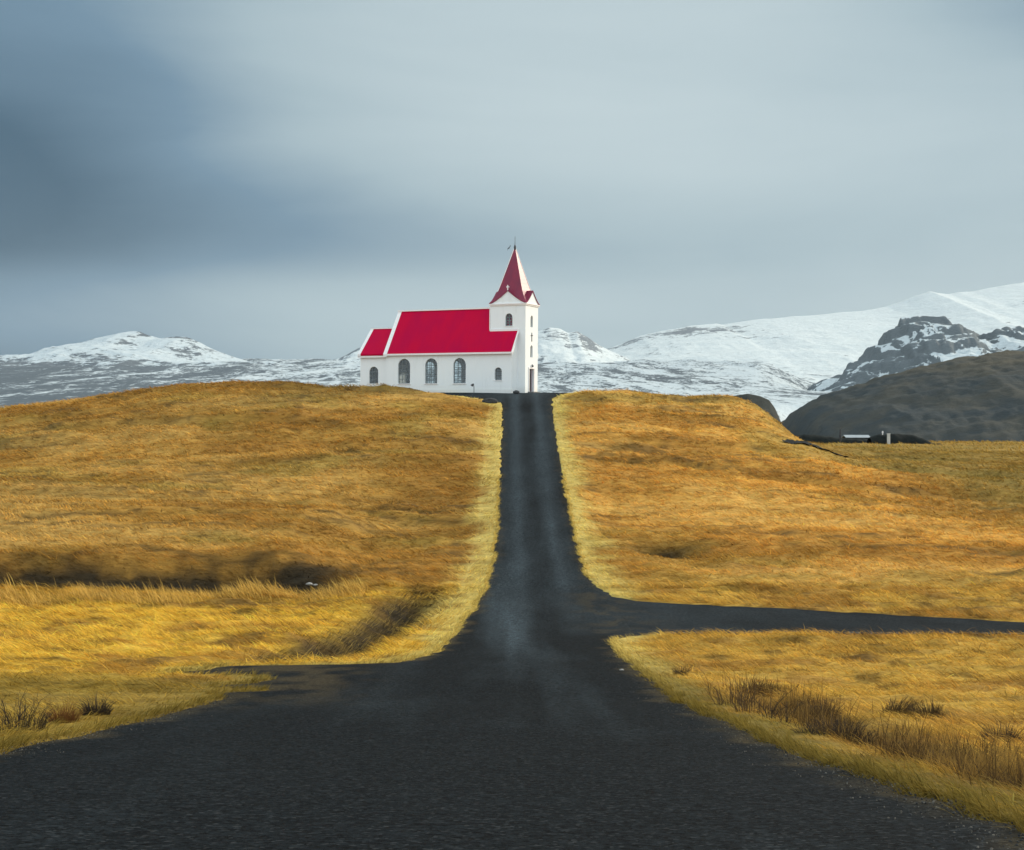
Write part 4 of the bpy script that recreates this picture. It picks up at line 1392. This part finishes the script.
# bird passing the tip of the spire
m_bird = simple_mat('black_plumage', (0.012, 0.012, 0.014), 0.6, 0.3, 8, 0.2)
bx, by, bz = at_px(508.8, 166), 166.0, (430 - 248.4) * 166 / F
o = MB()
o.tube([(0.0, -0.22, 0.05), (0, -0.12, 0.08), (0, 0.02, 0.05), (0, 0.16, 0.0), (0, 0.34, -0.05)], [0.015, 0.055, 0.08, 0.05, 0.03], 10)
o.add([(0.05, -0.08, 0.06), (0.05, 0.10, 0.05), (0.16, 0.08, 0.28), (0.20, -0.02, 0.30), (0.18, 0.06, 0.44), (0.16, 0.12, 0.30)], [(0, 1, 2, 3), (3, 2, 5, 4)])
o.add([(-0.05, -0.08, 0.06), (-0.05, 0.10, 0.05), (-0.14, 0.08, -0.16), (-0.18, -0.02, -0.18), (-0.14, 0.06, -0.30), (-0.13, 0.12, -0.2)], [(0, 1, 2, 3), (3, 2, 5, 4)])
ob = o.build('bird', m_bird)
md = ob.modifiers.new('thick', 'SOLIDIFY'); md.thickness = 0.012
ob.location = (bx, by, bz); ob.rotation_euler = (0.2, 0, 0.4)
tag(ob, 'small black bird flying just left of the tip of the spire', 'bird')

# ------------------------------------------------------------------ far right: bank, shed, posts
m_bank = simple_mat('dark_turf_stone', (0.013, 0.016, 0.015), 0.95, 0.1, 1.2, 0.5, 0.12)


def bank(x0, x1, D, tops, label, seed):
    n = 120
    xs = np.linspace(x0, x1, n)
    prof = np.linspace(-1, 1, 21)
    XX, PP = np.meshgrid(xs, prof, indexing='ij')
    X = XX.ravel(); Pp = PP.ravel()
    Y = D + Pp * 1.9 + (fbm(X * 0.2, X * 0, 2, seed) - .5) * 2
    px = X * F / D + 512
    top = (430 - np.interp(px, [a for a, _ in tops], [b for _, b in tops])) * D / F
    g = ground_z(X, Y) - 0.3
    Z = g + np.maximum(top - g, 0) * (1 - Pp ** 2) ** 0.6 + (fbm(X * 0.9, Y * 0.9, 3, seed + 1) - 0.5) * 0.35 * (1 - Pp ** 2)
    o = np_mesh('stone_bank', np.stack([X, Y, Z], 1), grid_quads(n, 21)[:, ::-1], None, m_bank)
    tag(o, label, 'bank')


DB = 250.0
bank(at_px(788, DB), at_px(872, DB), DB, [(786, 437), (795, 434.2), (815, 434.6), (830, 436.5), (850, 438.2), (873, 439.5)],
     'long low dark stone bank running left of the white shed', 301)
bank(at_px(864, DB), at_px(931, DB), DB - 4, [(862, 440), (870, 437.5), (880, 434.6), (895, 433.6), (912, 434.6), (922, 438), (931, 443.5)],
     'dark rounded stone bank humped behind the white marker box', 311)
# low white shed roof
DS = 256.0
x0, x1 = at_px(843.5, DS), at_px(868.5, DS)
g0 = gz((x0 + x1) / 2, DS)
o = empty('shed', ((x0 + x1) / 2, DS, g0), 0.0)
tag(o, 'long low shed with a white roof behind the dark bank', 'shed')
L_ = (x1 - x0) / 2; zt = (430 - 434.9) * DS / F - g0; ze = (430 - 437.0) * DS / F - g0
b = MB(); b.box(-L_ + 0.2, L_ - 0.2, -1.3, 1.3, -0.4, ze - 0.02); b.build('wall', m_bank, o)
b = MB()
b.prism([(-L_, -1.7, ze - 0.05), (-L_, 0, zt), (-L_, 1.7, ze - 0.05), (-L_, 1.7, ze - 0.15), (-L_, 0, zt - 0.10), (-L_, -1.7, ze - 0.15)], (2 * L_, 0, 0))
b.build('roof', simple_mat('white_sheet_roof', (0.34, 0.37, 0.39), 0.7, 0.1, 1, 0.15), o)
# posts and markers
x = at_px(840.2, 248); g = gz(x, 248)
b = MB(); b.tube([(0, 0, -0.4), (0, 0, 1.2), (0.02, 0, (430 - 428.8) * 248 / F - g)], [0.16, 0.15, 0.12], 8)
b.tube([(0, 0, 1.25), (0, 0, 1.3), (0, 0, 1.55), (0, 0, 1.6)], [0.17, 0.2, 0.2, 0.15], 8)
o = b.build('gate_post', m_dark); o.location = (x, 248, g); tag(o, 'dark upright post standing left of the white shed', 'post')
x = at_px(888.6, 243); g = gz(x, 243)
b = MB(); b.box(-0.24, 0.24, -0.2, 0.2, -0.3, (430 - 434.0) * 243 / F - g); b.box(-0.29, 0.29, -0.25, 0.25, (430 - 434.0) * 243 / F - g, (430 - 433.4) * 243 / F - g)
o = b.build('marker_box', simple_mat('weathered_white', (0.50, 0.50, 0.48), 0.7, 0.2, 3, 0.15), bevel=0.02); o.location = (x, 243, g); tag(o, 'stout white marker box in front of the humped dark bank', 'marker')
x = at_px(882.6, 252); g = gz(x, 252)
b = MB(); b.tube([(0, 0, -0.3), (0, 0, (430 - 433) * 252 / F - g)], 0.09, 8)
b.tube([(0, 0, (430 - 433) * 252 / F - g), (0, 0, (430 - 431) * 252 / F - g)], [0.15, 0.12], 8)
o = b.build('marker_post', m_trim); o.location = (x, 252, g); tag(o, 'slim pale marker post poking above the humped dark bank', 'post')

# ------------------------------------------------------------------ shrubs, weeds and tussocks
m_twig = simple_mat('dark_twig', (0.045, 0.032, 0.022), 0.85, 0.15, 20, 0.35)
m_weed = simple_mat('dead_weed', (0.10, 0.062, 0.030), 0.9, 0.1, 20, 0.4)
m_tuss = simple_mat('brown_tussock', (0.085, 0.055, 0.025), 0.9, 0.1, 20, 0.4)


def stems(name, x, y, n, h, spread, rad, mat, label, cat, seed, lean=(0, 0), group=None, twigs=2, droop=0.2):
    rs = random.Random(seed)
    b = MB()
    for i in range(n):
        a = rs.uniform(0, 6.283); r0 = spread * math.sqrt(rs.random())
        p = Vector((r0 * math.cos(a), r0 * math.sin(a), -0.05))
        hh = h * rs.uniform(0.45, 1.1) * (1.1 - 0.65 * (r0 / spread) ** 2)
        out_ = Vector((math.cos(a), math.sin(a), 0)) * rs.uniform(0, 0.75) + Vector((lean[0], lean[1], 0)) * rs.uniform(0.3, 1.2)
        pts = [p]
        for s_ in range(1, 5):
            f = s_ / 4
            q = p + Vector((0, 0, hh * (f - droop * f * f * rs.uniform(0, 1)))) + out_ * hh * f * f + Vector((rs.uniform(-1, 1), rs.uniform(-1, 1), 0)) * 0.03 * hh
            pts.append(q)
        rr = rad * rs.uniform(0.6, 1.3)
        b.tube(pts, [rr, rr * 0.85, rr * 0.65, rr * 0.45, rr * 0.2], 4)
        for _ in range(twigs):
            k_ = rs.randint(1, 3); f = rs.random()
            s0 = pts[k_].lerp(pts[k_ + 1], f)
            d = Vector((rs.uniform(-1, 1), rs.uniform(-1, 1), rs.uniform(0.3, 1.2))).normalized()
            b.tube([s0, s0 + d * hh * 0.12, s0 + d * hh * 0.22 + Vector((0, 0, 0.03 * hh))], [rr * 0.5, rr * 0.4, rr * 0.15], 3)
    o = b.build(name, mat)
    o.location = (x, y, gz(x, y))
    return tag(o, label, cat, group)


# left foreground
stems('shrub', at_px(20, 22.5), 22.5, 120, 0.62, 0.42, 0.006, m_twig, 'dense dark twiggy shrub at the left edge of the picture beside the road', 'shrub', 1, twigs=4)
stems('tall_weed', at_px(8, 23.5), 23.5, 5, 1.20, 0.22, 0.011, m_twig, 'few tall bare dark stalks rising out of the shrub at the left edge', 'weed', 2, twigs=1, droop=0)
stems('tussock', at_px(64, 24.5), 24.5, 300, 0.46, 0.26, 0.005, simple_mat('russet_tussock', (0.16, 0.07, 0.022), 0.9, 0.1, 20, 0.4), 'russet tussock between the shrub and the dark tussock on the left roadside', 'tussock', 3, twigs=0)
stems('tussock', at_px(96, 26.5), 26.5, 300, 0.44, 0.26, 0.006, m_twig, 'small dark tussock furthest right on the left roadside', 'tussock', 4, twigs=0)
# right roadside, from far to near
stems('tussock', at_px(681, 39.5), 39.5, 160, 0.36, 0.22, 0.007, m_twig, 'small dark tussock alone on the slope nearest to the track junction', 'tussock', 5, twigs=0)
stems('tall_weed', at_px(711, 33.0), 33.0, 6, 0.75, 0.12, 0.009, m_weed, 'two or three brown stalks at the far end of the roadside weeds', 'weed', 6, twigs=1)
stems('weed_clump', at_px(736, 30.0), 30.0, 75, 0.75, 0.50, 0.008, m_weed, 'thick clump of upright brown weeds at the far end of the right ditch', 'weed', 7, twigs=1)
stems('weed_clump', at_px(753, 27.6), 27.6, 45, 0.60, 0.36, 0.008, m_weed, 'smaller clump of brown weeds just nearer than the thick clump', 'weed', 8, twigs=1)
stems('tall_weed', at_px(770, 25.4), 25.4, 12, 0.62, 0.14, 0.010, m_twig, 'dark forked stalks standing in the middle of the right ditch', 'weed', 9, twigs=2)
stems('tall_weed', at_px(785, 24.6), 24.6, 8, 0.66, 0.12, 0.008, m_twig, 'slim dark stalks right of the forked stalks in the ditch', 'weed', 10, twigs=2)
stems('tussock', at_px(822, 27.0), 27.0, 330, 0.55, 0.30, 0.006, m_twig, 'tall dark tussock on the grass above the middle of the right ditch', 'tussock', 11, twigs=0)
stems('tussock', at_px(835, 22.0), 22.0, 420, 0.42, 0.60, 0.006, m_twig, 'wide flat dark tussock at the back of the right ditch', 'tussock', 12, twigs=0)
stems('tussock', at_px(898, 26.5), 26.5, 240, 0.40, 0.30, 0.006, m_tuss, 'brown tussock, left of a pair on the golden pasture', 'tussock', 13, twigs=0, lean=(0.5, 0))
stems('tussock', at_px(928, 26.0), 26.0, 240, 0.42, 0.30, 0.006, m_tuss, 'brown tussock, right of a pair on the golden pasture', 'tussock', 14, twigs=0, lean=(-0.3, 0))
stems('tussock', at_px(1003, 20.5), 20.5, 340, 0.40, 0.30, 0.005, m_twig, 'dark spiky tussock near the right edge above the ditch', 'tussock', 15, twigs=0)
stems('weed_clump', at_px(940, 17.0), 17.0, 160, 0.42, 0.42, 0.005, m_weed, 'bushy brown clump of sedge in the near part of the right ditch', 'weed', 16, twigs=1, lean=(0.3, 0))
stems('weed_clump', at_px(985, 15.6), 15.6, 120, 0.36, 0.36, 0.004, m_twig, 'dark bent-over sedge right of the bushy brown clump', 'weed', 17, twigs=1, lean=(-0.5, 0))
stems('weed_clump', at_px(1020, 14.6), 14.6, 90, 0.40, 0.28, 0.004, m_weed, 'arching brown sedge cut off by the right edge of the picture', 'weed', 18, twigs=1, lean=(-0.4, 0))
